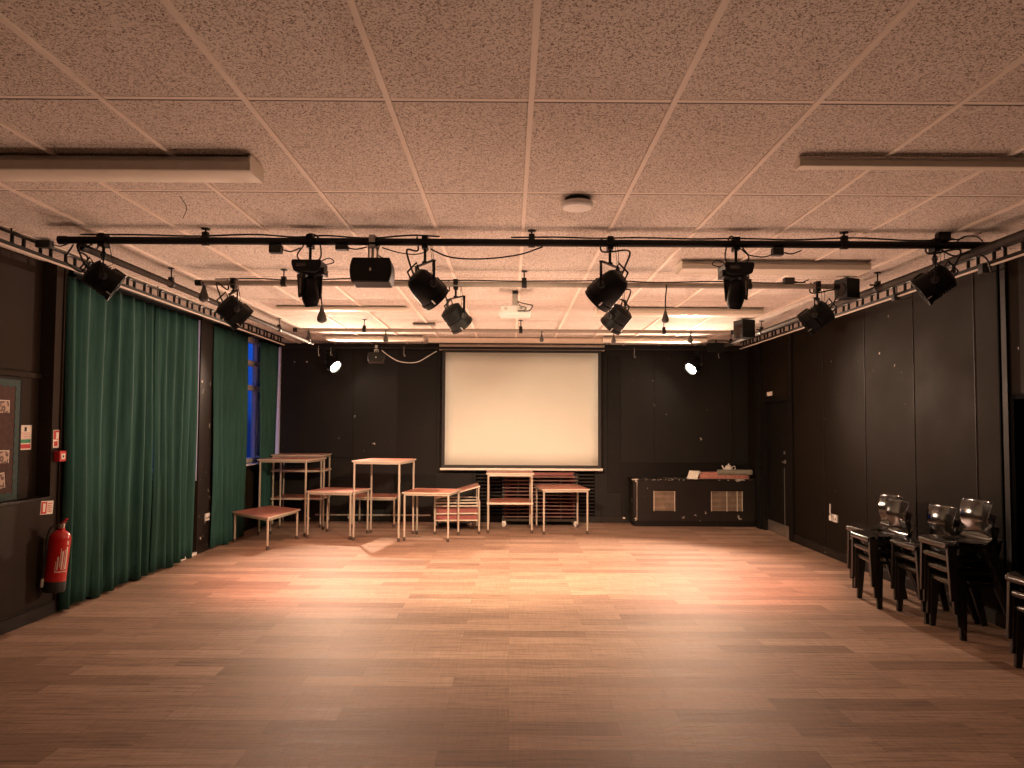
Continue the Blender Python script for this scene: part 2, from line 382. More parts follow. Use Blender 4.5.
# back wall panels: dado strip, dark bay right of the screen, corner pilaster
trim(1.62, 1.84, YB - 0.02, YB, 0.5, H - 0.2, M_dark)
trim(1.84, 3.60, YB - 0.012, YB, 0.98, 1.0, M_dark)
trim(1.84, 3.95, YB - 0.008, YB, 0.10, 0.98, M_dark)
trim(-1.88, -1.22, YB - 0.008, YB, 0.11, H - 0.1, M_dark)
trim(3.66, 3.70, YB - 0.02, YB, 0.98, H - 0.1, M_chip)
for x in (-2.62, -0.62, 2.4): trim(x - 0.004, x + 0.004, YB - 0.006, YB, 0.11, H - 0.1, M_dark)
trim(XL, 1.6, YB - 0.006, YB, 1.05, 1.06, M_dark)

# left side: dwarf wall with a shallow recess over it, pillar, window bays behind the curtains
PY0, PY1, PY2, PY3 = 6.04, 6.26, 8.87, 9.33
b = MB(); b.box(XL - 0.3, XL, YF, PY1, 0, 0.975); b.box(XL - 0.3, XL - 0.12, YF, PY1, 0.975, H); b.box(XL - 0.12, XL, PY0, PY1, 0.975, H)
b.box(XL - 0.3, XL, PY2, PY3, 0, H); b.box(XL - 0.3, XL, 11.93, YB, 0, H)
b.box(XL - 0.3, XL - 0.12, PY1, PY2, 0, 1.0); b.box(XL - 0.3, XL - 0.12, PY3, 11.93, 0, 1.0)
b.box(XL - 0.3, XL - 0.12, PY1, PY2, 2.93, H); b.box(XL - 0.3, XL - 0.12, PY3, 11.93, 2.93, H)
struct(b.build('wall_left', M_walll))
trim(XL - 0.118, XL - 0.098, YF, PY0, 1.965, 2.005, M_walll)
trim(XL - 0.12, XL + 0.008, YF, PY0, 0.965, 0.985, M_chip)
trim(XL, XL + 0.014, 6.135, 6.185, 0.10, H - 0.03, M_walll)
trim(XL, XL + 0.012, PY2, 9.24, 0.0, H - 0.03, M_chip)
b = MB(); b.box(XL, XL + 0.022, YF, PY1, 0, 0.10); b.box(XL, XL + 0.014, YF, PY1, 0.10, 0.115); struct(b.build('baseboard_left', M_chip, bevel=0.003))
trim(XL - 0.1, XL + 0.02, 8.45, PY2 + 0.0, 0.0, 0.035, M_white)
def window(name, y0, y1, mull):
    x0, x1 = XL - 0.27, XL - 0.16
    bb = MB()
    bb.box(x0, x1, y0, y0 + 0.06, 1.0, 2.93); bb.box(x0, x1, y1 - 0.06, y1, 1.0, 2.93)
    for z in (1.0, 2.12, 2.50, 2.86): bb.box(x0, x1, y0 + 0.06, y1 - 0.06, z, z + 0.075)
    for m in mull: bb.box(x0 + 0.02, x1 - 0.02, m - 0.03, m + 0.03, 1.075, 2.86)
    w = struct(bb.build(name, M_frame, bevel=0.003))
    bb = MB(); bb.box(XL - 0.225, XL - 0.219, y0 + 0.05, y1 - 0.05, 1.05, 2.88); struct(bb.build('pane', M_glass, w))
    bb = MB(); bb.box(x1, XL - 0.03, y0, y1, 0.98, 1.0); struct(bb.build('window_sill', M_white, w))
    return w
window('window_1', PY1, PY2, (7.1, 8.0)); window('window_2', PY3, 11.93, (10.2, 11.4))
trim(XL - 0.15, XL + 0.006, 11.925, 11.99, 0.98, H - 0.04, M_skytint)
trim(XL - 0.15, XL - 0.006, PY2 - 0.012, PY2 - 0.002, 0.9, H - 0.04, M_skytint)
# drain-pipe boards at the foot of the back wall, seen between the table legs
trim(-3.2, -1.3, YB - 0.07, YB - 0.03, 0.10, 0.125, M_pipeg)

# ================================================================== CURTAINS
def curtain(y0, y1, label, seed, x=XL + 0.035, amp=0.042, fold=0.135, zt=2.86, zb=0.02):
    rnd = random.Random(seed); n = max(3, int((y1 - y0) / fold)); W = [rnd.uniform(0.7, 1.35) for _ in range(n)]; S = sum(W)
    A = [rnd.uniform(0.6, 1.15) for _ in range(n)]; edges = [0]
    for w in W: edges.append(edges[-1] + w / S)
    def f(u, v):
        for k in range(n):
            if u <= edges[k + 1] + 1e-9: break
        t = (u - edges[k]) / (edges[k + 1] - edges[k])
        ph = math.sin(2 * PI * t) + 0.25 * math.sin(4 * PI * t + A[k] * 5)
        z = zb + (zt - zb) * v
        am = amp * A[k] * (0.65 + 0.5 * (1 - v)) * (1 if v < 0.97 else 0.8)
        yy = y0 + (y1 - y0) * u + 0.012 * math.sin(3 * v + k * 1.7) * (1 - v)
        return Vector((x + am * ph + 0.012 * math.sin(5 * v + k), yy, z + (0.012 * math.sin(k * 2.1) if v == 0 else 0)))
    bb = MB(); bb.grid(f, n * 14, 16)
    o = tag(bb.build('curtain', M_curtain, solid=0.004, angle=80), label, 'curtain', 'green curtains along the left wall')
    bb = MB()
    for v0 in (y0 + 0.02,): bb.box(x - 0.05, x + 0.05, y0 + 0.01, y1 - 0.01, zt - 0.004, zt + 0.02)
    bb.build('heading_tape', M_void, o)
    return o
curtain(6.15, 7.69, 'dark green curtain beside the fire extinguisher, first along the left wall', 3, fold=0.21)
curtain(7.68, 8.74, 'dark green curtain between the extinguisher curtain and the black pillar', 11, fold=0.175)
curtain(9.215, 10.40, 'dark green curtain just beyond the black pillar, before the blue window gap', 5, fold=0.18)
curtain(10.93, 11.72, 'dark green curtain beyond the blue window gap, against the back corner', 8, fold=0.18)
t = thing('curtain_track', 'dark curtain track running above the green curtains on the left', 'curtain rail')
b = MB(); b.box(XL + 0.0, XL + 0.045, 6.2, 11.92, 2.885, 2.925); b.build('track', M_blkm, t)
b = MB(); b.box(XL + 0.01, XL + 0.035, 8.2, 8.23, 2.925, 2.94); b.build('bracket', M_blkm, t)

# ================================================================== LIGHTING BARS
def tube_bar(label, a, c, r, mat, rods, rod_r=0.006, group=None):
    """scaffold bar from a to c with hanger rods up to the ceiling; rods are distances 0..1 along the bar"""
    a, c = Vector(a), Vector(c)
    t = thing('lighting_bar', label, 'lighting bar', a, group=group); d = c - a
    bb = MB(); bb.tube([(0, 0, 0), d], r, 16); tb = bb.build('tube', mat, t)
    bb = MB(); dn = d.normalized(); bb.tube([dn * -0.004, dn * 0.05], r * 1.14, 16); bb.build('end_cap', M_blkm, t)
    bb = MB(); bb.tube([d - dn * 0.05, d + dn * 0.004], r * 1.14, 16); bb.build('end_cap', M_blkm, t)
    for q in rods:
        p = d * q; top = H - 0.002 - (a.z + p.z)
        bb = MB(); bb.tube([p + Vector((0, 0, r)), p + Vector((0, 0, top))], rod_r, 8)
        bb.lathe([(0.03, 0), (0.03, 0.005)], p + Vector((0, 0, top - 0.005)), (0, 0, 1), 12); rod = bb.build('hanger_rod', M_blkm, t)
        bb = MB(); side = Vector((0, 0, 1)).cross(dn)
        bb.tube([p - dn * 0.022, p + dn * 0.022], r * 1.28, 16)
        bb.bar(p + Vector((0, 0, r)), p + Vector((0, 0, r + 0.035)), 0.04, 0.035)
        bb.tube([p + side * r * 0.6 + Vector((0, 0, r * 1.1)), p + side * (r + 0.04) + Vector((0, 0, r * 1.1))], 0.008, 8)
        bb.build('hanger_clamp', M_blkm, rod)
    return t
Y1, Z1 = 4.98, 2.868
B1 = tube_bar('black lighting bar across the room nearest the camera, hung with large spotlights', (-3.15, Y1, Z1), (3.41, Y1, Z1), 0.026, M_blkm, (0.155, 0.502, 0.835))
Y2, Z2 = 6.30, 2.834
B2 = tube_bar('grey lighting bar across the room behind the black bar, in front of the projector', (-2.77, Y2, Z2), (2.89, Y2, Z2), 0.024, M_pipeg, (0.136, 0.355, 0.51, 0.66, 0.86))
Y3, Z3 = 9.26, 2.815
B3 = tube_bar('thin grey lighting bar across the room between projector and screen', (-2.80, Y3, Z3), (2.89, Y3, Z3), 0.024, M_pipeg, (0.16, 0.515, 0.84))
B4 = tube_bar('black bar just in front of the back wall, holding the two lit lamps', (-3.70, 11.62, 2.845), (3.86, 11.62, 2.845), 0.024, M_blkm, (0.1, 0.3, 0.7, 0.9))
SL = tube_bar('dark lighting bar running down the room above the left curtains', (-2.97, 4.93, 2.812), (-2.97, 10.75, 2.812), 0.026, M_pipeb, (0.228, 0.735, 0.96))
SR = tube_bar('dark lighting bar running down the room beside the right wall', (3.22, 3.9, 2.812), (3.22, 10.75, 2.812), 0.028, M_pipeb, (0.346, 0.774, 0.96))
def ladder(x, y0, y1, label, white):
    """long slotted cable ladder: two rails with short hoops between them"""
    t = thing('cable_ladder', label, 'cable ladder', (x, 0, 0), group='cable ladders along both side walls')
    z0, z1 = 2.842, 2.922
    bb = MB(); bb.box(-0.012, 0.012, y0, y1, z0 - 0.018, z0 + 0.010); r = bb.build('bottom_rail', M_blkm, t)
    bb = MB(); bb.box(-0.014, 0.014, y0, y1, z0 - 0.0255, z0 - 0.0185); bb.build('edge_strip', M_grid, t)
    bb = MB(); bb.box(-0.006, 0.006, y0, y1, z1 - 0.008, z1 + 0.008); bb.build('top_rail', M_blkm, t)
    y = y0 + 0.1
    hoop = None
    while y < y1 - 0.15:
        if hoop is None:
            bb = MB(); h = z1 - z0
            bb.tube([(0, 0, 0), (0, 0, h - 0.012), (0, 0.012, h), (0, 0.108, h), (0, 0.12, h - 0.012), (0, 0.12, 0)], 0.0135, 8)
            hoop = bb.build('hoop', M_blkm, t, loc=(0, y, z0)); 
        else:
            c = hoop.copy(); C.objects.link(c); c.location = (0, y, z0)
        y += 0.305
    n = 0
    y = y0 + 0.7
    while y < y1:
        bb = MB(); bb.tube([(0, y, z0), (0.0, y, H - 0.001)], 0.005, 6); bb.build('hanger_rod', M_blkm, t); y += 2.1
    return t
ladder(-3.50, 4.3, 11.1, 'dark ladder-like cable tray high along the left wall above the curtains', True)
ladder(3.62, 3.9, 11.3, 'dark ladder-like cable tray high along the right wall above the chairs', True)

# ================================================================== LUMINAIRES
def basis(d):
    d = Vector(d).normalized(); u = d.cross(Vector((0, 0, 1))).normalized(); v = u.cross(d).normalized()
    return d, u, v
def clamp(bb, r=0.026, drop=0.11):
    """hook clamp round the bar at the local origin, with a spigot below"""
    bb.box(-0.02, 0.02, -r - 0.014, r + 0.014, r, r + 0.016); bb.box(-0.02, 0.02, r, r + 0.014, -r - 0.02, r)
    bb.box(-0.02, 0.02, -r - 0.014, -r, -0.01, r); bb.box(-0.02, 0.02, -r - 0.006, r + 0.012, -r - 0.022, -r)
    bb.tube([(0, 0, -r - 0.02), (0, 0, -drop)], 0.010, 10); bb.lathe([(0.02, 0), (0.02, 0.014)], (0, 0, -drop), (0, 0, 1), 12)
    bb.tube([(0, r + 0.01, -r - 0.01), (0, r + 0.05, -r - 0.01)], 0.006, 8)
def wire(pts, r=0.0045, n=6):
    """smooth wire through the points (Catmull-Rom)"""
    P = [Vector(p) for p in pts]; P = [P[0] * 2 - P[1]] + P + [P[-1] * 2 - P[-2]]; out = []
    for i in range(1, len(P) - 2):
        for s in range(6):
            t = s / 6; a, b_, c, d = P[i-1], P[i], P[i+1], P[i+2]
            out.append(0.5 * ((2*b_) + (c - a) * t + (2*a - 5*b_ + 4*c - d) * t*t + (3*b_ - a - 3*c + d) * t**3))
    out.append(P[-2]); return out
def spot(name, label, loc, d, R=0.10, Lb=0.24, drop=0.30, kind='par', lens=None, barr=0.026, group=None, yoke_h=0.16):
    t = thing(name, label, 'stage light', loc, group=group)
    d, u, v = basis(d); piv = Vector((0, 0, -drop)); yk = drop - yoke_h
    bb = MB(); clamp(bb, barr, yk); bb.build('hook_clamp', M_blk if kind != 'grey' else M_grey, t)
    w = R + 0.025
    bb = MB(); ud = u
    top = Vector((0, 0, -yk)); 
    for s in (-1, 1):
        bb.bar(top + ud * s * w + Vector((0, 0, 0.002)), piv + ud * s * w - Vector((0, 0, 0.02)), 0.007, 0.03, up=ud)
    bb.bar(top - ud * (w + 0.004), top + ud * (w + 0.004), 0.03, 0.007); bb.build('yoke', M_blk, t, bevel=0.002)
    for s in (-1, 1):
        bb = MB(); bb.lathe([(0.008, 0), (0.008, 0.02), (0.026, 0.021), (0.026, 0.042), (0.02, 0.045)], piv + ud * s * (R * 0.9), ud * s, 14); bb.build('tilt_knob', M_rub, t)
    o = piv - d * Lb * 0.45
    bb = MB()
    if kind == 'par':         # rounded can, narrower at the back, banded at the front
        bb.lathe([(R*0.30, -0.01), (R*0.62, 0.0), (R*0.80, Lb*0.10), (R*0.92, Lb*0.30), (R*0.98, Lb*0.6), (R, Lb*0.70), (R, Lb*0.86), (R*1.07, Lb*0.862), (R*1.07, Lb*0.93), (R*1.0, Lb*0.932), (R*1.0, Lb*1.04), (R*0.93, Lb*1.04), (R*0.90, Lb*0.95)], o, d, 28)
    else:                     # squarer fresnel housing with cooling fins
        pr = [(R*0.55, -0.012), (R*0.82, 0.0)]
        for k in range(5):
            q = Lb * (0.05 + 0.09 * k); pr += [(R*0.97, q), (R*0.97, q + Lb*0.05), (R*0.88, q + Lb*0.052), (R*0.88, q + Lb*0.088)]
        pr += [(R, Lb*0.52), (R, Lb*0.86), (R*1.10, Lb*0.865), (R*1.10, Lb*0.97), (R*0.95, Lb*0.97), (R*0.9, Lb*0.93)]
        bb.lathe(pr, o, d, 28)
    body = bb.build('lamp_housing', M_blk, t, angle=28)
    bb = MB(); bb.lathe([(R*0.90, Lb*0.925), (R*0.90, Lb*0.94), (R*0.6, Lb*0.97), (0.001, Lb*0.985)], o, d, 28, caps=False); bb.build('lens', lens or M_lens, body)
    # gate strap with catches, rear handle and tail
    bb = MB(); bb.bar(o + v * R * 1.02 + d * Lb * 0.55, o + v * R * 1.02 + d * Lb * 0.95, 0.05, 0.012, up=v); bb.build('frame_slot', M_blk, body, bevel=0.002)
    for s in (-1, 1):
        bb = MB(); c = o + d * Lb * 0.88 + (u * s * 0.8 - v * 0.75).normalized() * R * 1.06; bb.bar(c - d * 0.016, c + d * 0.016, 0.014, 0.008); bb.build('catch', M_silver, body)
    bb = MB(); bb.tube([o + v * R * 0.5 + d * 0.0, o + v * R * 0.75 - d * 0.05, o - v * R * 0.2 - d * 0.055, o - v * R * 0.4], 0.007, 8); bb.build('rear_handle', M_blk, body)
    bb = MB(); a = o - d * 0.01
    bb.tube(wire([a, a - d * 0.06 + v * 0.03, a - d * 0.07 + Vector((0, 0, 0.12)), Vector((u.x * -0.09, 0.0, -0.06)), Vector((u.x * -0.10, 0.0, barr + 0.012))]), 0.0065, 8); bb.build('power_lead', M_cable, t)
    bb = MB(); bb.tube(wire([piv + v * R * 0.98 - d * Lb * 0.1, Vector((0.05, 0.03, -drop * 0.55)), Vector((0.035, 0.0, -0.02)), Vector((0.03, 0, barr + 0.006)), Vector((0.055, -0.02, -0.06)), Vector((0.06, 0.0, -drop * 0.5))]), 0.0022, 6); bb.build('safety_chain', M_cable, t)
    return t, Vector(loc) + piv, d
FIX = []
G1, G2 = 'spotlights on the black front bar', 'spotlights on the grey second bar'
FIX.append(spot('fresnel_spotlight', 'black spotlight at the left end of the black bar, above the green curtains', (-2.84, Y1, Z1), (0.72, 0.42, -0.52), 0.10, 0.205, 0.27, 'fres', group=G1))
FIX.append(spot('par_can', 'large black can light left of the screen, beside the flat black speaker', (-0.60, Y1, Z1), (0.60, 0.42, -0.60), 0.105, 0.225, 0.31, 'par', group=G1))
FIX.append(spot('par_can', 'large black can light in front of the bar, right of the hanging projector', (0.69, Y1, Z1), (-0.60, 0.42, -0.60), 0.108, 0.235, 0.31, 'par', group=G1))
FIX.append(spot('fresnel_spotlight', 'black spotlight at the right end of the black bar, near the right wall', (2.96, Y1, Z1), (-0.72, 0.42, -0.56), 0.102, 0.215, 0.265, 'fres', group=G1))
FIX.append(spot('fresnel_spotlight', 'ribbed black spotlight at the left end of the grey second bar', (-2.44, Y2, Z2), (0.62, 0.42, -0.62), 0.112, 0.23, 0.25, 'fres', barr=0.024, group=G2, yoke_h=0.17))
FIX.append(spot('fresnel_spotlight', 'small ribbed spotlight tucked below the left can light, left of the projector', (-0.485, Y2, Z2), (0.5, 0.42, -0.62), 0.10, 0.20, 0.29, 'fres', barr=0.024, group=G2, yoke_h=0.17))
FIX.append(spot('fresnel_spotlight', 'small ribbed spotlight tucked below the right can light, right of the projector', (0.94, Y2, Z2), (-0.5, 0.42, -0.62), 0.10, 0.20, 0.29, 'fres', barr=0.024, group=G2, yoke_h=0.17))
FIX.append(spot('fresnel_spotlight', 'ribbed black spotlight at the right end of the grey second bar', (2.70, Y2, Z2), (-0.66, 0.42, -0.5), 0.105, 0.25, 0.27, 'fres', barr=0.024, group=G2, yoke_h=0.15))
M_hot = emit('burning_lamp_lens', (1.0, 0.90, 0.74), 60.0)
BL = spot('par_can', 'lit white lamp facing the room, left of the screen', (-2.90, 11.62, 2.845), (0.70, -0.40, -0.60), 0.112, 0.22, 0.25, 'par', lens=M_hot, barr=0.024, group='lit lamps on the back bar')
BR = spot('par_can', 'lit white lamp facing the room, right of the screen', (2.99, 11.62, 2.845), (-0.70, -0.40, -0.60), 0.112, 0.22, 0.25, 'par', lens=M_hot, barr=0.024, group='lit lamps on the back bar')

def moving_head(label, loc, flip):
    t = thing('moving_head_light', label, 'stage light', loc, group='moving head lights on the black front bar')
    bb = MB(); clamp(bb, 0.026, 0.145); bb.build('hook_clamp', M_blk, t)
    bb = MB(); bb.prism([(-0.105, -0.03), (-0.09, -0.078), (-0.05, -0.088), (0.06, -0.088), (0.088, -0.074), (0.10, -0.03), (0.10, -0.006), (0.092, 0.0), (-0.097, 0.0), (-0.105, -0.006)], -0.09, 0.09, Matrix.Translation((0, 0, -0.145)) @ Matrix.Rotation(PI/2, 4, 'X')); bs = bb.build('base_box', M_satin, t, bevel=0.006)
    bb = MB(); bb.box(0.085*flip - 0.03, 0.085*flip + 0.03, -0.07, 0.05, -0.245, -0.195); bb.build('connector_box', M_satin, t, bevel=0.006)
    bb = MB(); bb.box(-0.07, -0.005, -0.0925, -0.09, -0.195, -0.17); bb.build('display_panel', M_lens, bs)
    Rz = Matrix.Rotation(0.75 * flip, 4, 'Z'); bb = MB(); bb.M = Rz
    for q in (-1, 1): bb.bar((0.066*q, 0, -0.232), (0.066*q, 0, -0.40), 0.10, 0.018, 0.055, 0.014, up=(1, 0, 0))
    bb.box(-0.074, 0.074, -0.05, 0.05, -0.248, -0.232); bb.build('yoke', M_satin, t, bevel=0.006)
    bb = MB(); bb.M = Rz
    for q in (-1, 1): bb.bar((0.0765*q, -0.012, -0.27), (0.0765*q, -0.012, -0.37), 0.022, 0.002, 0.016, 0.002, up=(1, 0, 0))
    bb.build('yoke_trim', M_pipeg, t)
    d = Vector((0.10*flip, 0.16, -1)).normalized()
    bb = MB(); bb.lathe([(0.02, -0.095), (0.040, -0.09), (0.054, -0.07), (0.059, 0.0), (0.059, 0.055), (0.052, 0.085), (0.044, 0.10), (0.044, 0.112), (0.039, 0.112), (0.037, 0.102)], (0, 0, -0.345), d, 24); h = bb.build('lamp_head', M_satin, t)
    bb = MB(); bb.lathe([(0.038, 0.100), (0.02, 0.108), (0.001, 0.110)], (0, 0, -0.345), d, 24, caps=False); bb.build('lens', M_lens, h)
    bb = MB(); bb.tube(wire([(-0.06*flip, 0.02, -0.15), (-0.10*flip, 0.03, -0.09), (-0.05*flip, 0.0, -0.03), (-0.02, 0, 0.05), (0.05*flip, 0, 0.03), (0.07*flip, 0.02, -0.09), (0.03*flip, 0.03, -0.15)]), 0.0055, 8); bb.build('power_lead', M_cable, t)
    bb = MB(); bb.tube(wire([(0.04*flip, 0.02, -0.15), (0.12*flip, 0.03, -0.11), (0.16*flip, 0.02, -0.14), (0.10*flip, 0.02, -0.16)]), 0.004, 6); bb.build('signal_lead', M_cable, t)
    return t
moving_head('black moving head lamp pointing down, left of the flat black speaker', (-1.40, Y1, Z1), 1)
moving_head('black moving head lamp pointing down, over the right of the room', (1.57, Y1, Z1), -1)

def speaker(label, loc, w, h, dp, rz, drop, barr, mat=M_satin, badge=M_castor, tilt=0.0):
    t = thing('loudspeaker', label, 'speaker', loc, rz)
    bb = MB(); clamp(bb, barr, drop); bb.bar((-0.03, 0.02, -0.02), (-0.03, 0.03, -drop - 0.01), 0.012, 0.03); bb.bar((0.03, 0.02, -0.02), (0.03, 0.03, -drop - 0.01), 0.012, 0.03); bb.build('bracket', M_grey, t)
    Rm = Matrix.Translation((0, 0, -drop - h / 2)) @ Matrix.Rotation(tilt, 4, 'X')
    bb = MB(); bow = w * 0.06; poly = []
    for k in range(9):
        q = -1 + k / 4; poly.append((w/2 - bow * q * q, q * h / 2))
    for k in range(9):
        q = 1 - k / 4; poly.append((-w/2 + bow * q * q, q * h / 2))
    Mx = Rm @ Matrix.Rotation(PI/2, 4, 'X')
    bb.prism(poly, -dp / 2, dp / 2, Mx); c = bb.build('cabinet', mat, t, bevel=0.006)
    bb = MB(); bb.prism([(x * 0.95, y * 0.94) for x, y in poly], dp / 2, dp / 2 + 0.006, Mx); gr = bb.build('front_grille', M_blk, t, bevel=0.003)
    bb = MB(); bb.prism([(-0.006, -0.010), (0.006, -0.010), (0.006, 0.010), (-0.006, 0.010)], dp / 2 + 0.006, dp / 2 + 0.008, Mx); bb.build('badge', badge, gr)
    bb = MB(); bb.tube(wire([(0.03, dp*0.4, -drop - h*0.2), (0.07, dp*0.4, -drop + 0.02), (0.03, 0.02, -drop + 0.05), (0.05, 0.0, 0.0), (0.02, -0.02, barr + 0.01)]), 0.0045, 6); bb.build('speaker_lead', M_cable, t)
    return t
speaker('flat black loudspeaker with small pale badge on the black bar, left of the screen', (-0.965, Y1, Z1), 0.29, 0.175, 0.15, 0, 0.13, 0.026, mat=M_blk, tilt=-0.10)
speaker('small brown-grey speaker hanging on the back bar beside the looped white cable', (-2.17, 11.62, 2.845), 0.27, 0.16, 0.14, 0.1, 0.09, 0.024, mat=simple('brown_grey_plastic', (0.10, 0.075, 0.06), 0.5), tilt=-0.1)
def box_speaker(label, loc, rz, s):
    t = thing('loudspeaker', label, 'speaker', loc, rz)
    bb = MB(); bb.box(-0.075*s, 0.075*s, -0.08*s, 0.08*s, -0.09*s, 0.09*s); bb.build('cabinet', M_satin, t, bevel=0.008)
    bb = MB(); bb.lathe([(0.062*s, 0), (0.058*s, 0.006), (0.02*s, 0.002)], (-0.075*s, 0, -0.01*s), (-1, 0, 0), 20); bb.build('woofer', M_pipeb, t)
    bb = MB(); bb.tube([(0.0, 0, 0.09*s), (0, 0, H - loc[2] - 0.001)], 0.012, 10); bb.lathe([(0.035, 0), (0.035, 0.006)], (0, 0, H - loc[2] - 0.007), (0, 0, 1), 14); bb.build('ceiling_bracket', M_grey, t)
box_speaker('boxy black speaker hung at the right end of the grey second bar', (3.02, 6.42, 2.835 - 0.0), 0.35, 0.98)
box_speaker('boxy black speaker high by the right wall, between the second and third bars', (2.95, 9.05, 2.825), 0.3, 1.25)
t = thing('junction_box', 'wide black box high in the right back corner, right of the lit lamp', 'box', (3.22, 11.25, 2.83))
b = MB(); b.box(-0.14, 0.14, -0.06, 0.06, -0.07, 0.075); b.build('housing', M_satin, t, bevel=0.008)
b = MB(); b.tube([(0, 0, 0.07), (0, 0, H - 2.831)], 0.01, 8); b.build('hanger', M_blkm, t)

# pear-shaped sockets hanging on short leads
def pear(label, loc, drop, s=1.0):
    t = thing('hanging_socket', label, 'socket', loc, group='pear-shaped sockets hanging from the lighting bars')
    bb = MB(); bb.tube(wire([(0, -0.03, 0.0), (0.004, -0.036, -0.02), (-0.003, -0.02, -drop * 0.6), (0, 0, -drop)]), 0.006, 8); bb.build('lead', M_cable, t)
    bb = MB(); bb.lathe([(0.008*s, 0.0), (0.014*s, -0.015*s), (0.024*s, -0.05*s), (0.038*s, -0.09*s), (0.043*s, -0.112*s), (0.041*s, -0.128*s), (0.033*s, -0.141*s), (0.018*s, -0.148*s)], (0, 0, -drop), (0, 0, 1), 20); bd = bb.build('socket_body', M_sock, t)
    bb = MB(); bb.lathe([(0.012*s, -0.1475*s), (0.012*s, -0.153*s)], (0, 0, -drop), (0, 0, 1), 12); bb.build('cap', M_grey, bd)
pear('black pear-shaped socket at the far left end of the grey second bar', (-2.70, Y2, Z2), 0.02)
pear('grey pear-shaped socket dangling on a lead just behind the left moving head lamp', (-1.66, Y2, Z2), 0.20)
pear('slim dark socket dangling between the right can light and right moving head lamp', (1.36, Y2, Z2), 0.22, 0.75)
pear('small dark socket on the third bar, above the looped white cable', (-1.61, Y3, Z3), 0.035, 0.8)
pear('small dark socket on the third bar, above the top right of the screen', (1.33, Y3, Z3), 0.04, 0.75)
pear('small dark socket on the third bar, above the right lit lamp', (2.32, Y3, Z3), 0.03, 0.8)
pear('small dark socket on the third bar, at its left end', (-2.60, Y3, Z3), 0.03, 0.75)
pear('small dark socket on the third bar, above the screen housing', (0.40, Y3, Z3), 0.035, 0.7)
# plug boxes on the front bar and small things clipped to the side ladders
def plugbox(label, loc, w=0.09, h=0.055, name='plug_box', lead=True):
    t = thing(name, label, 'connector', loc)
    bb = MB(); bb.box(-w/2, w/2, -0.03, 0.03, -h, 0); bb.build('housing', M_rub, t, bevel=0.006)
    bb = MB(); bb.tube(wire([(w/2 - 0.004, 0, -h/2), (w/2 + 0.06, 0, -h*0.75), (w/2 + 0.13, 0.0, -h*0.3)]), 0.005, 6); bb.build('lead', M_cable, t)
plugbox('black plug box under the bar between the left spotlight and moving head', (-1.64, Y1, Z1 - 0.026), 0.085, 0.06)
plugbox('flat black plug box under the bar just left of the flat speaker', (-1.18, Y1, Z1 - 0.026), 0.085, 0.035)
plugbox('black plug box under the bar right of the right moving head', (1.86, Y1, Z1 - 0.026), 0.075, 0.055)
plugbox('black plug box standing on top of the bar at its right end', (3.02, Y1, Z1 + 0.026 + 0.06), 0.085, 0.06)
plugbox('black plug box on the second bar, right of the right moving head', (2.45, Y2, Z2 + 0.024 + 0.05), 0.09, 0.055)
plugbox('black plug box on the left cable tray, nearest the camera', (-3.46, 5.30, 2.965 - 0.02), 0.11, 0.055)
plugbox('black plug box hanging from the right cable tray below the bar end', (3.60, 5.42, 2.842), 0.07, 0.075)
plugbox('small dark plug box under the right cable tray, further along', (3.605, 6.70, 2.842), 0.05, 0.06)

# cables strung along the bars
def cable(label, pts, r=0.006, mat=M_cable, name='power_cable'):
    bb = MB(); bb.tube(wire(pts), r, 8); return tag(bb.build(name, mat), label, 'cable')
def along(y, z, xs, hi, lo, seed):
    rnd = random.Random(seed); return [(x, y + rnd.uniform(-0.01, 0.01), z + (hi if k % 2 == 0 else lo) + rnd.uniform(-0.006, 0.006)) for k, x in enumerate(xs)]
cable('black cable lying along the top of the black bar, left half', along(Y1, Z1, [-3.0, -2.6, -2.2, -1.8, -1.5, -1.3, -1.0, -0.7, -0.5], 0.034, 0.045, 1))
cable('black cable lying along the top of the black bar, right half', along(Y1, Z1, [0.0, 0.3, 0.6, 0.9, 1.3, 1.6, 2.0, 2.4, 2.8, 3.1], 0.034, 0.044, 2))
cable('black cable drooping below the bar between the two large can lights', [(-0.56, Y1, Z1 - 0.05), (-0.42, Y1, Z1 - 0.105), (-0.2, Y1, Z1 - 0.115), (0.05, Y1, Z1 - 0.085), (0.22, Y1, Z1 - 0.028)], 0.0055)
cable('thin black cable drooping between flat speaker and left can light', [(-0.9, Y1, Z1 - 0.04), (-0.78, Y1, Z1 - 0.075), (-0.66, Y1, Z1 - 0.085), (-0.58, Y1, Z1 - 0.06)], 0.004)
cable('black cable looping below the bar right of the right moving head', [(1.60, Y1, Z1 - 0.03), (1.66, Y1, Z1 - 0.075), (1.76, Y1, Z1 - 0.09), (1.83, Y1, Z1 - 0.07)], 0.0045)
cable('black cable running along the grey second bar', along(Y2, Z2, [-2.6, -2.2, -1.9, -1.4, -0.9, -0.4, 0.0, 0.3, 0.6, 0.9, 1.3, 1.8, 2.3, 2.6], 0.032, 0.038, 3), 0.006)
cable('black cable hanging in loops at the right end of the black bar', [(3.0, Y1, Z1 - 0.03), (3.1, Y1, Z1 - 0.075), (3.22, Y1, Z1 - 0.05), (3.32, Y1, Z1 - 0.09), (3.42, Y1 + 0.1, Z1 - 0.16), (3.5, Y1 + 0.2, Z1 - 0.13)], 0.006)
cable('black cable curled over the top of the bar at its right end', [(3.12, Y1, Z1 + 0.03), (3.17, Y1, Z1 + 0.062), (3.25, Y1, Z1 + 0.065), (3.30, Y1, Z1 + 0.03)], 0.0045)
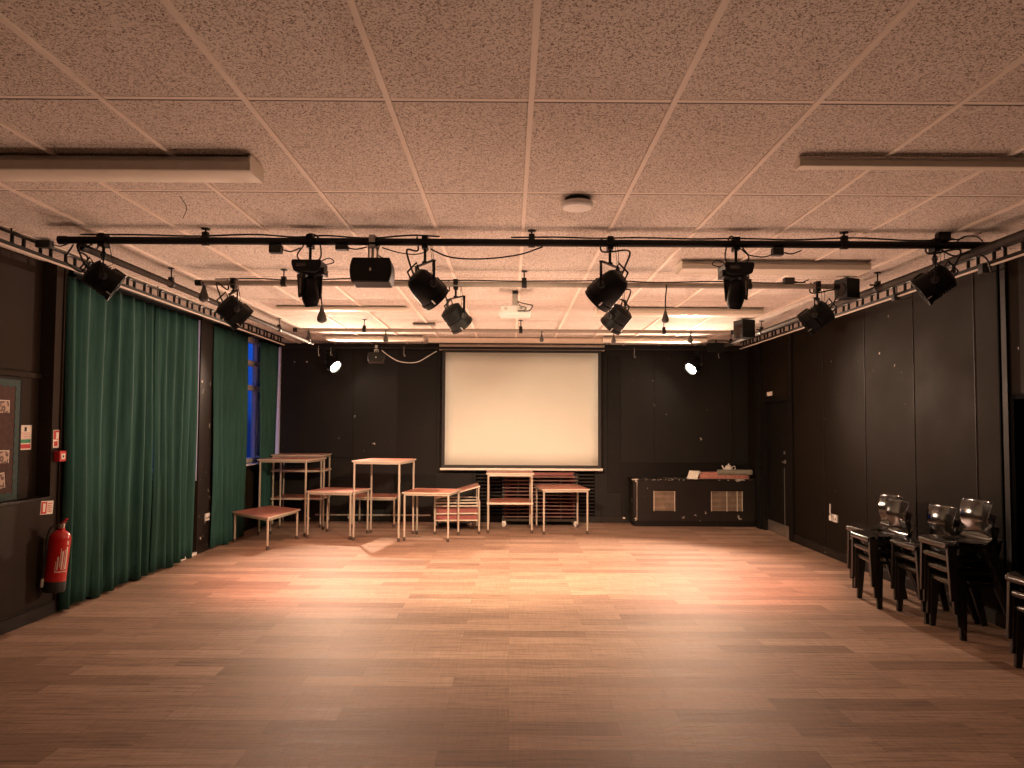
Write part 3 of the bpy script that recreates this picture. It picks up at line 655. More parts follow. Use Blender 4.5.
cable('tangled black cable at the left end of the black bar', [(-3.05, Y1, Z1 - 0.03), (-3.1, Y1, Z1 - 0.14), (-3.0, Y1 + 0.02, Z1 - 0.22), (-2.95, Y1, Z1 - 0.12), (-3.02, Y1, Z1 - 0.07), (-2.92, Y1, Z1 - 0.03)], 0.006)
cable('white cable looping down in a curve left of the projection screen', [(-2.08, 11.60, 2.80), (-1.98, 11.62, 2.72), (-1.82, 11.64, 2.63), (-1.65, 11.65, 2.605), (-1.5, 11.65, 2.62), (-1.36, 11.66, 2.70), (-1.2, 11.68, 2.80)], 0.007, M_wcable)
cable('thin wire hanging from a ceiling joint left of the black bar rod', [(-1.98, 4.25, H - 0.005), (-1.96, 4.3, H - 0.06), (-1.99, 4.32, H - 0.12)], 0.002)
# hooks on the back bar
for x, lb in ((-3.10, 'small pale hook on the back bar left of the left lit lamp'), (-2.90, 'pale hook on the back bar directly above the left lit lamp'), (2.00, 'small pale hook on the back bar between screen and right lit lamp'), (3.36, 'small pale hook on the back bar right of the right lit lamp'), (-1.72, 'small pale hook on the back bar over the looped white cable')):
    bb = MB(); bb.tube(wire([(0, 0.012, 0.021), (0, -0.018, 0.019), (0, -0.026, -0.03), (0, -0.02, -0.12), (0.012, -0.02, -0.14), (0.02, -0.02, -0.12)]), 0.005, 8)
    tag(bb.build('hook', M_grey, loc=(x, 11.62, 2.845)), lb, 'hook', 'hooks on the back bar')

# ================================================================== CEILING FITTINGS
def batten(label, x0, x1, y, w, h, lid=True, cap_r=True):
    t = thing('strip_light', label, 'ceiling light', ((x0 + x1) / 2, y, H - 0.010), group='strip lights on the ceiling'); L2 = (x1 - x0) / 2
    M = Matrix.Rotation(PI/2, 4, 'Z') @ Matrix.Rotation(PI/2, 4, 'X')
    bb = MB(); bb.prism([(-w*0.32, 0), (w*0.32, 0), (w*0.32, -h*0.35), (-w*0.32, -h*0.35)], -L2 + 0.008, L2 - 0.008, M); bb.build('spine', M_white, t, bevel=0.002)
    bb = MB(); bb.prism([(-w*0.42, -h*0.3), (w*0.42, -h*0.3), (w*0.5, -h*0.45), (w*0.47, -h*0.93), (w*0.42, -h), (-w*0.42, -h), (-w*0.47, -h*0.93), (-w*0.5, -h*0.45)], -L2 + 0.012, L2 - 0.012, M); bb.build('diffuser', M_cream, t, bevel=0.003)
    for s in (-1, 1):
        bb = MB(); q = s * (L2 - 0.006); bb.prism([(-w*0.44, 0), (w*0.44, 0), (w*0.52, -h*0.45), (w*0.48, -h*0.95), (w*0.42, -h*1.03), (-w*0.42, -h*1.03), (-w*0.48, -h*0.95), (-w*0.52, -h*0.45)], q - 0.006, q + 0.006, M); bb.build('end_cap', M_cream, t)
batten('wide cream strip light on the ceiling at upper left, nearest the camera', -3.11, -1.31, 3.66, 0.20, 0.085)
batten('slim strip light on the ceiling at upper right, nearest the camera', 1.44, 3.24, 3.57, 0.06, 0.05)
batten('cream strip light on the ceiling behind the right moving head lamp', 1.39, 2.93, 5.92, 0.24, 0.075)
batten('faint strip light flush on the ceiling, above the left lit lamp', -2.68, -1.2, 8.25, 0.16, 0.04)
batten('cream strip light on the ceiling, right of the projector', 0.97, 2.88, 8.25, 0.24, 0.075)
batten('strip light on the ceiling at the far left, by the back wall', -2.79, -1.32, 10.95, 0.24, 0.07)
batten('strip light on the ceiling at the far right, by the back wall', 1.40, 2.97, 10.95, 0.24, 0.07)
t = thing('timber_batten', 'pale wooden board fixed to the ceiling above the projection screen', 'board', (0.09, 11.1, H - 0.010))
b = MB(); b.box(-1.36, 1.36, -0.05, 0.05, -0.085, 0); b.build('board', M_frame, t, bevel=0.003)
b = MB(); b.box(-1.37, 1.37, -0.06, 0.0, -0.095, -0.086); b.build('lip', M_blkm, t)
t = thing('smoke_detector', 'round white smoke detector on the ceiling, right of centre', 'smoke detector', (0.395, 4.27, H))
b = MB(); b.lathe([(0.075, 0), (0.075, -0.022), (0.06, -0.024)], (0, 0, 0), (0, 0, 1), 28); b.build('base', M_rub, t)
b = MB(); b.lathe([(0.062, -0.022), (0.092, -0.026), (0.098, -0.036), (0.096, -0.050), (0.085, -0.060), (0.03, -0.064)], (0, 0, 0), (0, 0, 1), 32); b.build('sensor_cover', M_white, t)
t = thing('ceiling_vent', 'small grey slotted vent strip on the ceiling above the screen housing', 'vent', (-1.15, 9.55, H - 0.002))
b = MB(); b.box(-0.15, 0.15, -0.05, 0.05, -0.03, 0); b.build('frame', M_grey, t, bevel=0.003)
b = MB()
for k in range(10): b.box(-0.135 + k*0.028, -0.118 + k*0.028, -0.052, -0.05, -0.026, -0.006)
b.build('slots', M_void, t)

# projector
t = thing('projector', 'white projector hanging from the ceiling in front of the screen', 'projector', (0.05, 7.25, H))
b = MB(); b.box(-0.035, 0.025, -0.03, 0.03, -0.03, 0); b.build('ceiling_plate', M_blkm, t)
b = MB(); b.box(-0.034, 0.022, -0.026, 0.026, -0.16, -0.03); b.build('mount_pole', M_grey, t, bevel=0.004)
b = MB(); b.box(-0.16, 0.15, -0.14, 0.13, -0.258, -0.165); pj = b.build('case', M_white, t, bevel=0.016)
b = MB(); b.lathe([(0.03, 0), (0.035, 0.02), (0.028, 0.024)], (-0.09, 0.13, -0.21), (0, 1, 0), 18); b.build('lens_ring', M_rub, pj)
b = MB(); b.box(0.01, 0.11, -0.1425, -0.139, -0.236, -0.185); pp = b.build('port_panel', M_castor, pj)
b = MB(); b.box(0.02, 0.055, -0.144, -0.1425, -0.231, -0.219); b.box(0.065, 0.095, -0.144, -0.1425, -0.231, -0.221); b.box(0.04, 0.065, -0.144, -0.1425, -0.2, -0.192); b.build('ports', M_void, pp)
b = MB(); b.lathe([(0.018, 0), (0.018, 0.003)], (-0.1, -0.139, -0.2), (0, -1, 0), 16); b.build('air_vent', M_castor, pj)
b = MB(); b.tube(wire([(0.05, -0.144, -0.222), (0.13, -0.19, -0.23), (0.165, -0.17, -0.18), (0.13, -0.08, -0.15), (0.06, -0.05, -0.13), (0.015, 0.0, -0.10)]), 0.005, 8); b.tube(wire([(0.08, -0.144, -0.225), (0.10, -0.2, -0.2), (0.04, -0.18, -0.18), (0.02, -0.05, -0.11)]), 0.004, 8); b.build('leads', M_cable, t)

# ================================================================== PROJECTION SCREEN
t = thing('projection_screen', 'large pale pull-down projection screen on the back wall', 'screen', (0.185, 11.74, 0))
b = MB(); b.box(-1.335, 1.335, -0.05, 0.05, 2.83, 2.915); hs = b.build('roller_housing', M_grid, t, bevel=0.008)
for s in (-1, 1):
    b = MB(); b.box(s*1.335 - 0.012, s*1.335 + 0.012, -0.055, 0.055, 2.822, 2.922); b.build('end_cap', M_cream, hs, bevel=0.004)
b = MB(); b.box(-1.295, 1.295, -0.002, 0.002, 0.905, 2.835); b.build('black_border', M_rub, t)
def sc(u, v): return Vector((-1.245 + 2.49 * u, -0.0045 - 0.004 * math.sin(PI * u), 0.955 + (2.785 - 0.955) * v))
b = MB(); b.grid(sc, 16, 8); b.build('screen_fabric', M_screen, t, solid=0.001)
b = MB(); b.tube([(-1.32, 0, 0.885), (1.32, 0, 0.885)], 0.019, 14); b.build('weight_bar', M_grid, t)
for x in (-1.0, 1.0):
    b = MB(); b.tube([(x, 0, 2.91), (x, 0, H)], 0.004, 6); b.build('hanging_wire', M_blkm, t)

# ================================================================== TABLES
GT = 'square red-topped metal tables in front of the back wall'
def table(label, c, w, d, h, rz, r=0.0145, inset=0.022, corners=None, name='square_table'):
    t = thing(name, label, 'table', (c[0], c[1], 0), rz, GT)
    if corners is None: corners = [(-w/2, -d/2), (w/2, -d/2), (w/2, d/2), (-w/2, d/2)]
    cx = sum(p[0] for p in corners) / 4; cy = sum(p[1] for p in corners) / 4
    def ins(k): return [(x + (cx - x) * k / math.hypot(x - cx, y - cy), y + (cy - y) * k / math.hypot(x - cx, y - cy)) for x, y in corners]
    bb = MB(); bb.prism(corners, h - 0.020, h - 0.002); bb.build('edge_band', M_edge, t, bevel=0.002)
    bb = MB(); bb.prism(ins(0.006), h - 0.004, h); bb.build('tabletop', M_top, t)
    li = ins(inset * 1.9)
    bb = MB()
    for k in range(4):
        a, e = li[k], li[(k + 1) % 4]; bb.bar((a[0], a[1], h - 0.034), (e[0], e[1], h - 0.034), 0.018, 0.028)
    bb.build('frame', M_leg, t)
    for x, y in li:
        bb = MB(); bb.tube([(x, y, h - 0.021), (x, y, 0.0)], r, 12); lg = bb.build('leg', M_leg, t)
        bb = MB(); bb.lathe([(r * 1.25, 0.0), (r * 1.3, 0.03), (r * 1.15, 0.05)], (x, y, 0.0), (0, 0, 1), 12); bb.build('foot_cap', M_foot, lg)
    return t
R = math.radians
P0 = (-3.32, 9.89)
table('low red-topped table set askew in front of the green curtain', P0, 0, 0, 0.415, 0, corners=[(x - P0[0], y - P0[1]) for x, y in ((-3.06, 9.19), (-2.925, 10.14), (-3.49, 10.60), (-3.75, 9.80))])
table('tall table behind the low askew table, taller ones stacked behind it', (-3.22, 10.74), 0.75, 0.74, 1.095, R(-7))
tt = table('tallest table in the left back corner, with two lower shelves, behind another tall table', (-3.32, 11.56), 0.81, 0.60, 1.125, R(1))
def shelf(tt, w, d, z):
    bb = MB(); bb.box(-w/2, w/2, -d/2, d/2, z - 0.03, z - 0.002); sh = bb.build('shelf', M_edge, tt, bevel=0.002)
    bb = MB(); bb.box(-w/2 + 0.006, w/2 - 0.006, -d/2 + 0.006, d/2 - 0.006, z - 0.002, z); bb.build('shelf_top', M_top, sh)
shelf(tt, 0.80, 0.585, 0.885); shelf(tt, 0.80, 0.585, 0.455)
table('mid-height table in front, right of the low askew table', (-2.465, 10.45), 0.70, 0.66, 0.66, R(-12))
table('tall table standing alone left of the screen, rising above its neighbours', (-1.785, 10.335), 0.70, 0.77, 1.10, R(-8.5))
table('low table against the back wall behind the lone tall table', (-2.13, 11.60), 0.72, 0.62, 0.47, R(0))
table('mid-height table with half its top brighter, below left of the screen', (-1.10, 10.29), 0.68, 0.68, 0.67, R(-9))
t2_ = table('tall narrow table with a low shelf, directly under the left half of the screen', (0.0, 11.06), 0.71, 0.66, 0.89, R(1))
shelf(t2_, 0.69, 0.63, 0.455)
table('mid-height table under the right half of the screen, rightmost of the tables', (0.785, 11.02), 0.71, 0.74, 0.665, R(7))
# open rack with two red shelves, a tilted top propped on it and a trolley behind
t = thing('low_rack', 'low open metal rack with two red shelves left of the screen-side table', 'rack', (-0.80, 10.93, 0), R(6))
for x in (-0.325, 0.325):
    for y in (-0.27, 0.27):
        b = MB(); b.tube([(x, y, 0), (x, y, 0.49)], 0.0145, 12); lg = b.build('leg', M_leg, t)
        b = MB(); b.lathe([(0.018, 0), (0.018, 0.04)], (x, y, 0), (0, 0, 1), 12); b.build('foot_cap', M_foot, lg)
for z in (0.20, 0.30):
    b = MB(); b.box(-0.31, 0.31, -0.27, 0.27, z - 0.012, z + 0.008); sh = b.build('shelf', M_edge, t, bevel=0.002)
    b = MB(); b.box(-0.30, 0.30, -0.25, 0.26, z + 0.008, z + 0.07); b.build('board_stack', M_rackred, sh, bevel=0.004)
for z in (0.455, 0.41):
    b = MB(); b.bar((-0.325, -0.27, z), (0.325, -0.27, z), 0.018, 0.022); b.bar((-0.325, 0.27, z + 0.03), (0.325, 0.27, z + 0.03), 0.018, 0.022); b.build('rail', M_leg, t)
t = thing('tilted_table', 'reddish tabletop lying tilted, propped up on the low open rack', 'table', (-0.80, 10.93, 0), R(6), GT)
Mt = Matrix.Translation((0, 0, 0.605)) @ Matrix.Rotation(R(-15.5), 4, 'Y')
b = MB(); b.box(-0.345, 0.345, -0.28, 0.28, -0.010, 0.008, Mt); b.build('edge_band', M_edge, t, bevel=0.002)
b = MB(); b.box(-0.339, 0.339, -0.274, 0.274, 0.008, 0.011, Mt); b.build('tabletop', M_top, t)
for y in (-0.25, 0.25):
    b = MB(); b.tube([(0.315, y, 0.492), (0.315, y, 0.675)], 0.013, 12); b.build('leg', M_leg, t)
def castor(bb, x, y):
    bb.lathe([(0.035, -0.016), (0.04, -0.012), (0.04, 0.012), (0.035, 0.016)], (x, y, 0.04), (0.75, 0.66, 0.0), 18)
    bb.box(x - 0.028, x + 0.028, y - 0.02, y + 0.034, 0.062, 0.092)
def trolley_castors(t, xs, ys):
    for x in xs:
        for y in ys:
            bb = MB(); castor(bb, x, y); bb.build('castor', M_castor, t)
t = thing('wheeled_trolley', 'low dark trolley on pale castors behind the low open rack', 'trolley', (-0.89, 11.55, 0))
b = MB(); b.box(-0.32, 0.32, -0.24, 0.24, 0.085, 0.125); b.build('platform', M_blkm, t, bevel=0.003)
trolley_castors(t, (-0.26, 0.26), (-0.19, 0.19))
for x in (-0.31, 0.31):
    b = MB(); b.tube([(x, 0.22, 0.12), (x, 0.22, 0.62)], 0.012, 10); b.build('upright', M_blkm, t)
b = MB(); b.box(-0.29, 0.29, -0.22, 0.20, 0.126, 0.17); b.build('board', M_rackred, t, bevel=0.003)
# drying rack on castors
t = thing('drying_rack', 'tall wheeled rack of dark red trays and wires below the screen', 'rack', (0.48, 11.68, 0))
for x in (-0.58, 0.58):
    for y in (-0.2, 0.2):
        b = MB(); b.bar((x, y, 0.085), (x, y, 0.84), 0.022, 0.022); b.build('post', M_blkm, t)
trolley_castors(t, (-0.57, 0.57), (-0.2, 0.2))
b = MB(); b.box(-0.59, 0.59, -0.22, 0.22, 0.085, 0.12); b.build('base', M_pipeb, t, bevel=0.003)
for k in range(12):
    z = 0.155 + k * 0.057
    b = MB(); b.box(-0.565, 0.565, -0.2, 0.2, z - 0.008, z); tr = b.build('tray', M_rackred, t)
    b = MB(); b.tube([(-0.6, -0.215, z + 0.004), (0.6, -0.215, z + 0.004)], 0.0035, 6); b.build('wire', M_grey, tr)
b = MB(); b.box(-0.565, 0.565, 0.205, 0.212, 0.12, 0.83); b.build('back_panel', M_rackred, t)
for x in (-0.35, 0.33):
    b = MB(); b.tube([(x, -0.216, 0.12), (x, -0.216, 0.80)], 0.0035, 6); b.build('upright_wire', M_grey, t)
t = thing('slatted_grille', 'black slatted grille on the back wall behind the wheeled rack', 'grille', (0.42, YB - 0.035, 0))
b = MB(); b.box(-0.98, 0.98, 0.0, 0.03, 0.12, 0.92); b.build('backing', M_void, t)
b = MB()
for k in range(13): b.bar((-0.97, -0.008, 0.15 + k * 0.058), (0.97, -0.008, 0.15 + k * 0.058), 0.006, 0.022)
b.build('slats', M_dslat, t)

# ================================================================== HEATER CASING IN THE BACK CORNER
t = thing('heater_casing', 'black boxed-in heater cabinet with two metal grilles in the back right corner', 'cabinet', (2.945, 11.78, 0))
hx, y0, y1, hz = 0.975, -0.22, 0.205, 0.735
G = [(-0.66, -0.29), (0.26, 0.79)]
gz0, gz1 = 0.245, 0.565
b = MB()
b.box(-hx, G[0][0], y0, y0 + 0.03, 0.09, hz); b.box(G[0][1], G[1][0], y0, y0 + 0.03, 0.09, hz); b.box(G[1][1], hx, y0, y0 + 0.03, 0.09, hz)
for a, e in G: b.box(a, e, y0, y0 + 0.03, 0.09, gz0); b.box(a, e, y0, y0 + 0.03, gz1, hz)
b.build('front_panel', M_chip, t)
b = MB(); b.box(-hx, -hx + 0.03, y0 + 0.03, y1, 0.09, hz); b.build('side_panel', M_chip, t)
b = MB(); b.box(hx - 0.03, hx, y0 + 0.03, y1, 0.09, hz); b.build('side_panel', M_chip, t)
b = MB(); b.box(-hx - 0.03, hx + 0.005, y0 - 0.02, y1, hz, hz + 0.024); b.build('cabinet_top', M_worn, t, bevel=0.006)
b = MB(); b.box(-hx + 0.02, hx, y0 + 0.02, y1, 0, 0.09); b.build('plinth', M_dark, t)
b = MB(); b.bar((-hx + 0.06, y0 - 0.004, 0.11), (-hx + 0.06, y0 - 0.004, hz - 0.02), 0.008, 0.006); b.build('corner_bead', M_silver, t)
for a, e in G:
    b = MB(); b.box(a + 0.001, e - 0.001, y0 + 0.022, y0 + 0.028, gz0, gz1); gr = b.build('grille', M_pipeb, t)
    b = MB()
    for k in range(16): z = gz0 + 0.012 + k * 0.0195; b.box(a + 0.01, e - 0.01, y0 + 0.014, y0 + 0.022, z, z + 0.008)
    b.build('louvre', M_grille, gr)
    b = MB()
    for x in ((a + 0.02, e - 0.02) if e - a < 0.4 else (a + 0.02, (a + e) / 2, e - 0.02, e - 0.1)): b.box(x - 0.004, x + 0.004, y0 + 0.006, y0 + 0.014, gz0, gz1)
    b.build('upright', M_cream, gr)
ZT = hz + 0.024
rnd = random.Random(4); b = MB()
for k in range(34):
    x = -hx + 0.01 + 1.9 * (rnd.random() ** 1.3); w = rnd.uniform(0.006, 0.034); h = rnd.uniform(0.004, 0.012); z = hz + rnd.uniform(0.002, 0.014)
    b.prism([(x, z), (x + w, z - h * 0.2), (x + w * 0.8, z + h * 0.7), (x + w * 0.2, z + h * 0.6)], -y0 + 0.0198, -y0 + 0.0212, Matrix(((1,0,0,0),(0,0,-1,0),(0,1,0,0),(0,0,0,1))))
b.build('bare_chip', M_paper, t)
def cloth(name, label, c, w, d, h, rz, mat, folds=3, hem=0.0):
    """folded cloth: rounded layers, slightly uneven"""
    t = thing(name, label, 'cloth', c, rz)
    for k in range(folds):
        z0 = h * k / folds; z1 = h * (k + 1) / folds; q = 0.012 * math.sin(k * 2.3)
        poly = []
        for j in range(28):
            a = 2 * PI * j / 28; cx, sy = math.cos(a), math.sin(a)
            poly.append((q + w/2 * math.copysign(abs(cx) ** 0.3, cx) * (1 + 0.012 * math.sin(5*a + k)), d/2 * math.copysign(abs(sy) ** 0.3, sy)))
        bb = MB(); bb.prism(poly, z0 + 0.0008, z1 - 0.0008); bb.build('fold', mat if isinstance(mat, bpy.types.Material) else mat[k % len(mat)], t, bevel=min(0.006, (z1 - z0) * 0.3))
    return t
cloth('folded_blanket', 'folded pink and red cloth lying on the heater cabinet', (3.45, 11.78, ZT), 0.84, 0.34, 0.062, 0.0, (M_pink, M_rug, M_pink))
cloth('folded_blanket', 'red patterned cloth folded on top of the pink cloth, under the teapot', (3.40, 11.80, ZT + 0.063), 0.62, 0.28, 0.030, 0.05, (M_rug, M_rug), 2)
t = thing('rolled_mat', 'grey-green rolled mat lying on the pink cloth in front of the teapot', 'mat', (3.62, 11.64, ZT + 0.063))
b = MB(); b.lathe([(0.004, -0.28), (0.034, -0.28), (0.042, -0.27), (0.042, 0.27), (0.034, 0.28), (0.004, 0.28)], (0, 0, 0.043), (1, 0, 0), 22); b.build('roll', M_mat, t)
b = MB(); b.prism([(-0.04, 0.002), (0.0, 0.0), (0.02, 0.01), (0.0, 0.012)], -0.275, 0.275, Matrix.Translation((0, -0.005, 0.002)) @ Matrix.Rotation(PI/2, 4, 'Y') @ Matrix.Rotation(PI/2, 4, 'Z')); b.build('loose_edge', M_mat, t)
t = thing('open_folder', 'white folded card standing like a tent at the left of the pink cloth', 'folder', (2.99, 11.70, ZT), 0.95)
for s in (-1, 1):
    b = MB(); b.grid(lambda u, v, s=s: Vector((s * 0.10 * (1 - u) - 0.02 + 0.02 * u, -0.09 + 0.18 * v, 0.004 + 0.118 * u - 0.012 * math.sin(PI * u))), 8, 4); b.build('flap', M_paper, t, solid=0.004)
b = MB(); b.box(-0.17, -0.06, -0.08, 0.08, 0.0005, 0.006, Matrix.Rotation(0.2, 4, 'Z')); b.build('loose_sheet', M_paper, t)
t = thing('teapot', 'small white china teapot standing on the red folded cloth', 'teapot', (3.585, 11.84, ZT + 0.094))
b = MB(); b.lathe([(0.036, 0), (0.038, 0.006), (0.056, 0.022), (0.066, 0.05), (0.064, 0.075), (0.052, 0.094), (0.040, 0.100)], (0, 0, 0), (0, 0, 1), 28); pot = b.build('pot_body', M_china, t)
b = MB(); b.lathe([(0.041, 0.100), (0.036, 0.110), (0.014, 0.118), (0.008, 0.122), (0.013, 0.130), (0.010, 0.138), (0.001, 0.140)], (0, 0, 0), (0, 0, 1), 24, caps=False); b.build('lid', M_china, t)
b = MB(); b.tube(wire([(-0.055, 0, 0.045), (-0.085, 0, 0.060), (-0.098, 0, 0.085), (-0.112, 0, 0.108)]), [0.017 - 0.009 * i / 18 for i in range(19)], 12); b.build('spout', M_china, t)
b = MB(); b.tube(wire([(0.058, 0, 0.085), (0.090, 0, 0.098), (0.108, 0, 0.075), (0.098, 0, 0.045), (0.062, 0, 0.032)]), 0.0075, 10); b.build('handle', M_china, t)

# ================================================================== CHAIRS
def make_chair():
    t = thing('plastic_chair', '', 'chair', (0, 0, 0), 0, 'black plastic chairs stacked along the right wall')
    prof = [(-0.245, 0.385), (-0.252, 0.405), (-0.245, 0.425), (-0.22, 0.434), (-0.15, 0.434), (-0.06, 0.424), (0.02, 0.420), (0.075, 0.428), (0.105, 0.452), (0.117, 0.49), (0.115, 0.54), (0.108, 0.585), (0.108, 0.62), (0.116, 0.66), (0.128, 0.70), (0.138, 0.728), (0.141, 0.742)]
    halfw = [0.185, 0.19, 0.195, 0.20, 0.205, 0.205, 0.20, 0.195, 0.188, 0.182, 0.178, 0.179, 0.185, 0.193, 0.198, 0.197, 0.186]
    n = len(prof) - 1
    def f(u, v):
        q = u * n; i = min(int(q), n - 1); s = q - i
        y = prof[i][0] * (1 - s) + prof[i+1][0] * s; z = prof[i][1] * (1 - s) + prof[i+1][1] * s; w = halfw[i] * (1 - s) + halfw[i+1] * s
        a = 2 * v - 1
        back = max(0, min(1, (z - 0.45) / 0.1)); seat = 1 - back
        return Vector((a * w, y - 0.030 * back * a * a - (0.0), z + 0.010 * seat * a * a * (1 if y > -0.2 else 0)))
    bb = MB(); bb.grid(f, n * 2, 12); bb.build('seat_shell', M_chair, t, solid=0.007, angle=75, sub=1)
    for sx in (-1, 1):
        bb = MB(); bb.bar((sx*0.172, -0.200, 0.415), (sx*0.205, -0.212, 0.0), 0.030, 0.075, 0.028, 0.042, up=(0, 1, 0)); bb.build('leg', M_chairleg, t, bevel=0.004)
        bb = MB(); bb.bar((sx*0.164, 0.080, 0.420), (sx*0.203, 0.205, 0.0), 0.030, 0.085, 0.028, 0.042, up=(0, 1, 0)); bb.build('leg', M_chairleg, t, bevel=0.004)
        bb = MB(); bb.bar((sx*0.168, -0.215, 0.398), (sx*0.160, 0.085, 0.398), 0.022, 0.022); bb.build('side_rail', M_chairleg, t)
    bb = MB(); bb.bar((-0.17, -0.232, 0.397), (0.17, -0.232, 0.397), 0.020, 0.026); bb.build('front_rail', M_chairleg, t, bevel=0.003)
    return t
chair0 = make_chair(); first = [True]
def place(x, y, z, rz, label):
    if first[0]:
        first[0] = False; chair0.location = (x, y, z); chair0.rotation_euler = (0, 0, rz); chair0['label'] = label; return
    dup(chair0, (x, y, z), rz, label)
names = [(3.655, 7.04, 3, 'stack beside the wall socket'), (3.475, 6.59, 3, 'second stack from the wall socket'),
         (3.61, 6.135, 3, 'third stack from the wall socket'), (3.625, 5.675, 4, 'tallest stack'), (3.61, 4.67, 3, 'stack in front of the black doorway')]
lev = {3: ('bottom', 'middle', 'top'), 4: ('bottom', 'second from bottom', 'second from top', 'top')}
for si, (x, y, n, where) in enumerate(names):
    for k in range(n):
        place(x - 0.0235 * k, y, 0.096 * k, -PI/2 + R((2.5, -3, 1.5, -1, 2)[si]), '%s black plastic chair of the %s' % (lev[n][k], where))

# ================================================================== LEFT WALL FITTINGS
t = thing('fire_extinguisher', 'red fire extinguisher with black base hanging beside the green curtain', 'fire extinguisher', (XL + 0.098, 5.975, 0.215), 0.0)
t.rotation_euler = (R(-1.5), R(4.5), 0)
b = MB(); b.lathe([(0.060, 0.05), (0.080, 0.055), (0.080, 0.43), (0.076, 0.455), (0.060, 0.480), (0.036, 0.495), (0.028, 0.500), (0.028, 0.515)], (0, 0, 0), (0, 0, 1), 32); cy = b.build('cylinder_body', M_red, t)
b = MB(); b.lathe([(0.070, 0.0), (0.080, 0.006), (0.083, 0.03), (0.083, 0.088), (0.0805, 0.092)], (0, 0, 0), (0, 0, 1), 32); b.build('base_cup', M_rub, t)
b = MB(); b.lathe([(0.020, 0.515), (0.024, 0.52), (0.024, 0.55), (0.015, 0.555)], (0, 0, 0), (0, 0, 1), 16); b.lathe([(0.014, 0.022), (0.016, 0.034), (0.008, 0.036)], (0, 0, 0.535), (0.6, -0.8, 0), 14); b.build('valve', M_silver, t)
b = MB(); b.bar((-0.01, 0.0, 0.548), (0.055, -0.03, 0.60), 0.022, 0.008); b.bar((-0.01, 0.0, 0.552), (0.050, -0.03, 0.575), 0.02, 0.006); b.build('squeeze_handle', M_redm, t, bevel=0.002)
b = MB(); b.tube(wire([(-0.015, -0.02, 0.535), (-0.05, -0.055, 0.52), (-0.06, -0.075, 0.44), (-0.055, -0.078, 0.30), (-0.055, -0.078, 0.12), (-0.055, -0.075, 0.06)]), 0.008, 8); b.build('hose', M_rub, t)
b = MB(); b.lathe([(0.011, 0.0), (0.013, 0.05), (0.009, 0.07)], (-0.055, -0.076, 0.045), (0, 0, 1), 12); b.build('nozzle', M_castor, t)
b = MB(); b.bar((-0.135, 0, 0.40), (-0.075, 0, 0.40), 0.04, 0.06); b.build('wall_bracket', M_silver, t)
def lab(u, v):
    a = R(-75 + 85 * u); return Vector((0.0808 * math.cos(a), 0.0808 * math.sin(a), 0.17 + 0.20 * v))
b = MB()
for k, (u0, u1, v0, v1) in enumerate([(0.1, 0.9, 0.0, 0.03), (0.1, 0.13, 0.0, 0.45), (0.18, 0.26, 0.1, 0.62), (0.34, 0.38, 0.2, 0.95), (0.44, 0.52, 0.1, 0.85), (0.60, 0.63, 0.05, 0.9), (0.70, 0.82, 0.1, 1.0), (0.70, 0.82, 1.1, 1.25)]):
    n0 = len(b.v); b.grid(lambda p, q: lab(u0 + (u1 - u0) * p, v0 + (v1 - v0) * q), 6, 4)
b.build('label_print', M_paper, cy)
def wall_sign(name, label, cat, y, z, w, h, x=XL, face=M_paper):
    """flat sign on the left wall (its face towards +X)"""
    t = thing(name, label, cat, (x, y, z)); bb = MB(); bb.box(0.0, 0.004, -w/2, w/2, -h/2, h/2); p = bb.build('plate', face, t); return t, p
def patch(p, mat, name, y0, y1, z0, z1, th=0.0012):
    bb = MB(); bb.box(0.004, 0.004 + th, y0, y1, z0, z1); return bb.build(name, mat, p)
t, p = wall_sign('fire_action_sign', 'white and red fire call sign above the red call point', 'sign', 6.105, 1.46, 0.10, 0.15)
patch(p, M_redm, 'red_panel', -0.045, 0.045, -0.005, 0.07); patch(p, M_paper, 'pictogram', -0.015, 0.02, 0.0, 0.055, 0.002); patch(p, M_redm, 'pictogram', -0.035, 0.01, -0.06, -0.02, 0.002)
t, p = wall_sign('extinguisher_sign', 'white and red extinguisher identity sign directly above the fire extinguisher', 'sign', 6.005, 0.895, 0.16, 0.11)
p.rotation_euler = (R(-4), 0, 0)
patch(p, M_redm, 'red_panel', -0.075, -0.005, -0.05, 0.048); patch(p, M_paper, 'pictogram', -0.055, -0.025, -0.035, 0.035, 0.002)
bb = MB()
for k in range(5): bb.box(0.004, 0.005, 0.005, 0.065 - 0.012 * (k % 2), 0.030 - k * 0.016, 0.036 - k * 0.016)
bb.build('print_lines', M_redm, p)
t, p = wall_sign('fire_notice', 'tall white fire notice with green and red bands beside the pinboard', 'sign', 5.885, 1.475, 0.15, 0.20, x=XL - 0.12)
patch(p, M_green, 'green_band', -0.06, 0.065, -0.045, -0.015); patch(p, M_redm, 'red_band', -0.06, 0.065, -0.09, -0.055); patch(p, M_rub, 'bell_symbol', -0.012, 0.014, 0.05, 0.085)
bb = MB()
for k in range(4): bb.box(0.004, 0.005, -0.055, 0.055, 0.035 - k * 0.014, 0.038 - k * 0.014)
for k in range(3): bb.lathe([(0.006, 0), (0.006, 0.0012)], (0.004, -0.06, 0.036 - k * 0.028), (1, 0, 0), 10)
bb.build('print_lines', M_redm, p)
t = thing('fire_call_point', 'red fire alarm call point box on the pillar edge', 'alarm', (XL, 6.115, 1.315))
b = MB(); b.box(0, 0.055, -0.045, 0.045, -0.045, 0.045); cb = b.build('housing', M_redm, t, bevel=0.005)
b = MB(); b.box(0.055, 0.057, -0.026, 0.026, -0.026, 0.022); b.build('break_panel', M_paper, cb)
b = MB(); b.lathe([(0.011, 0), (0.011, 0.0018)], (0.057, 0, -0.002), (1, 0, 0), 14); b.build('press_spot', M_rub, cb)
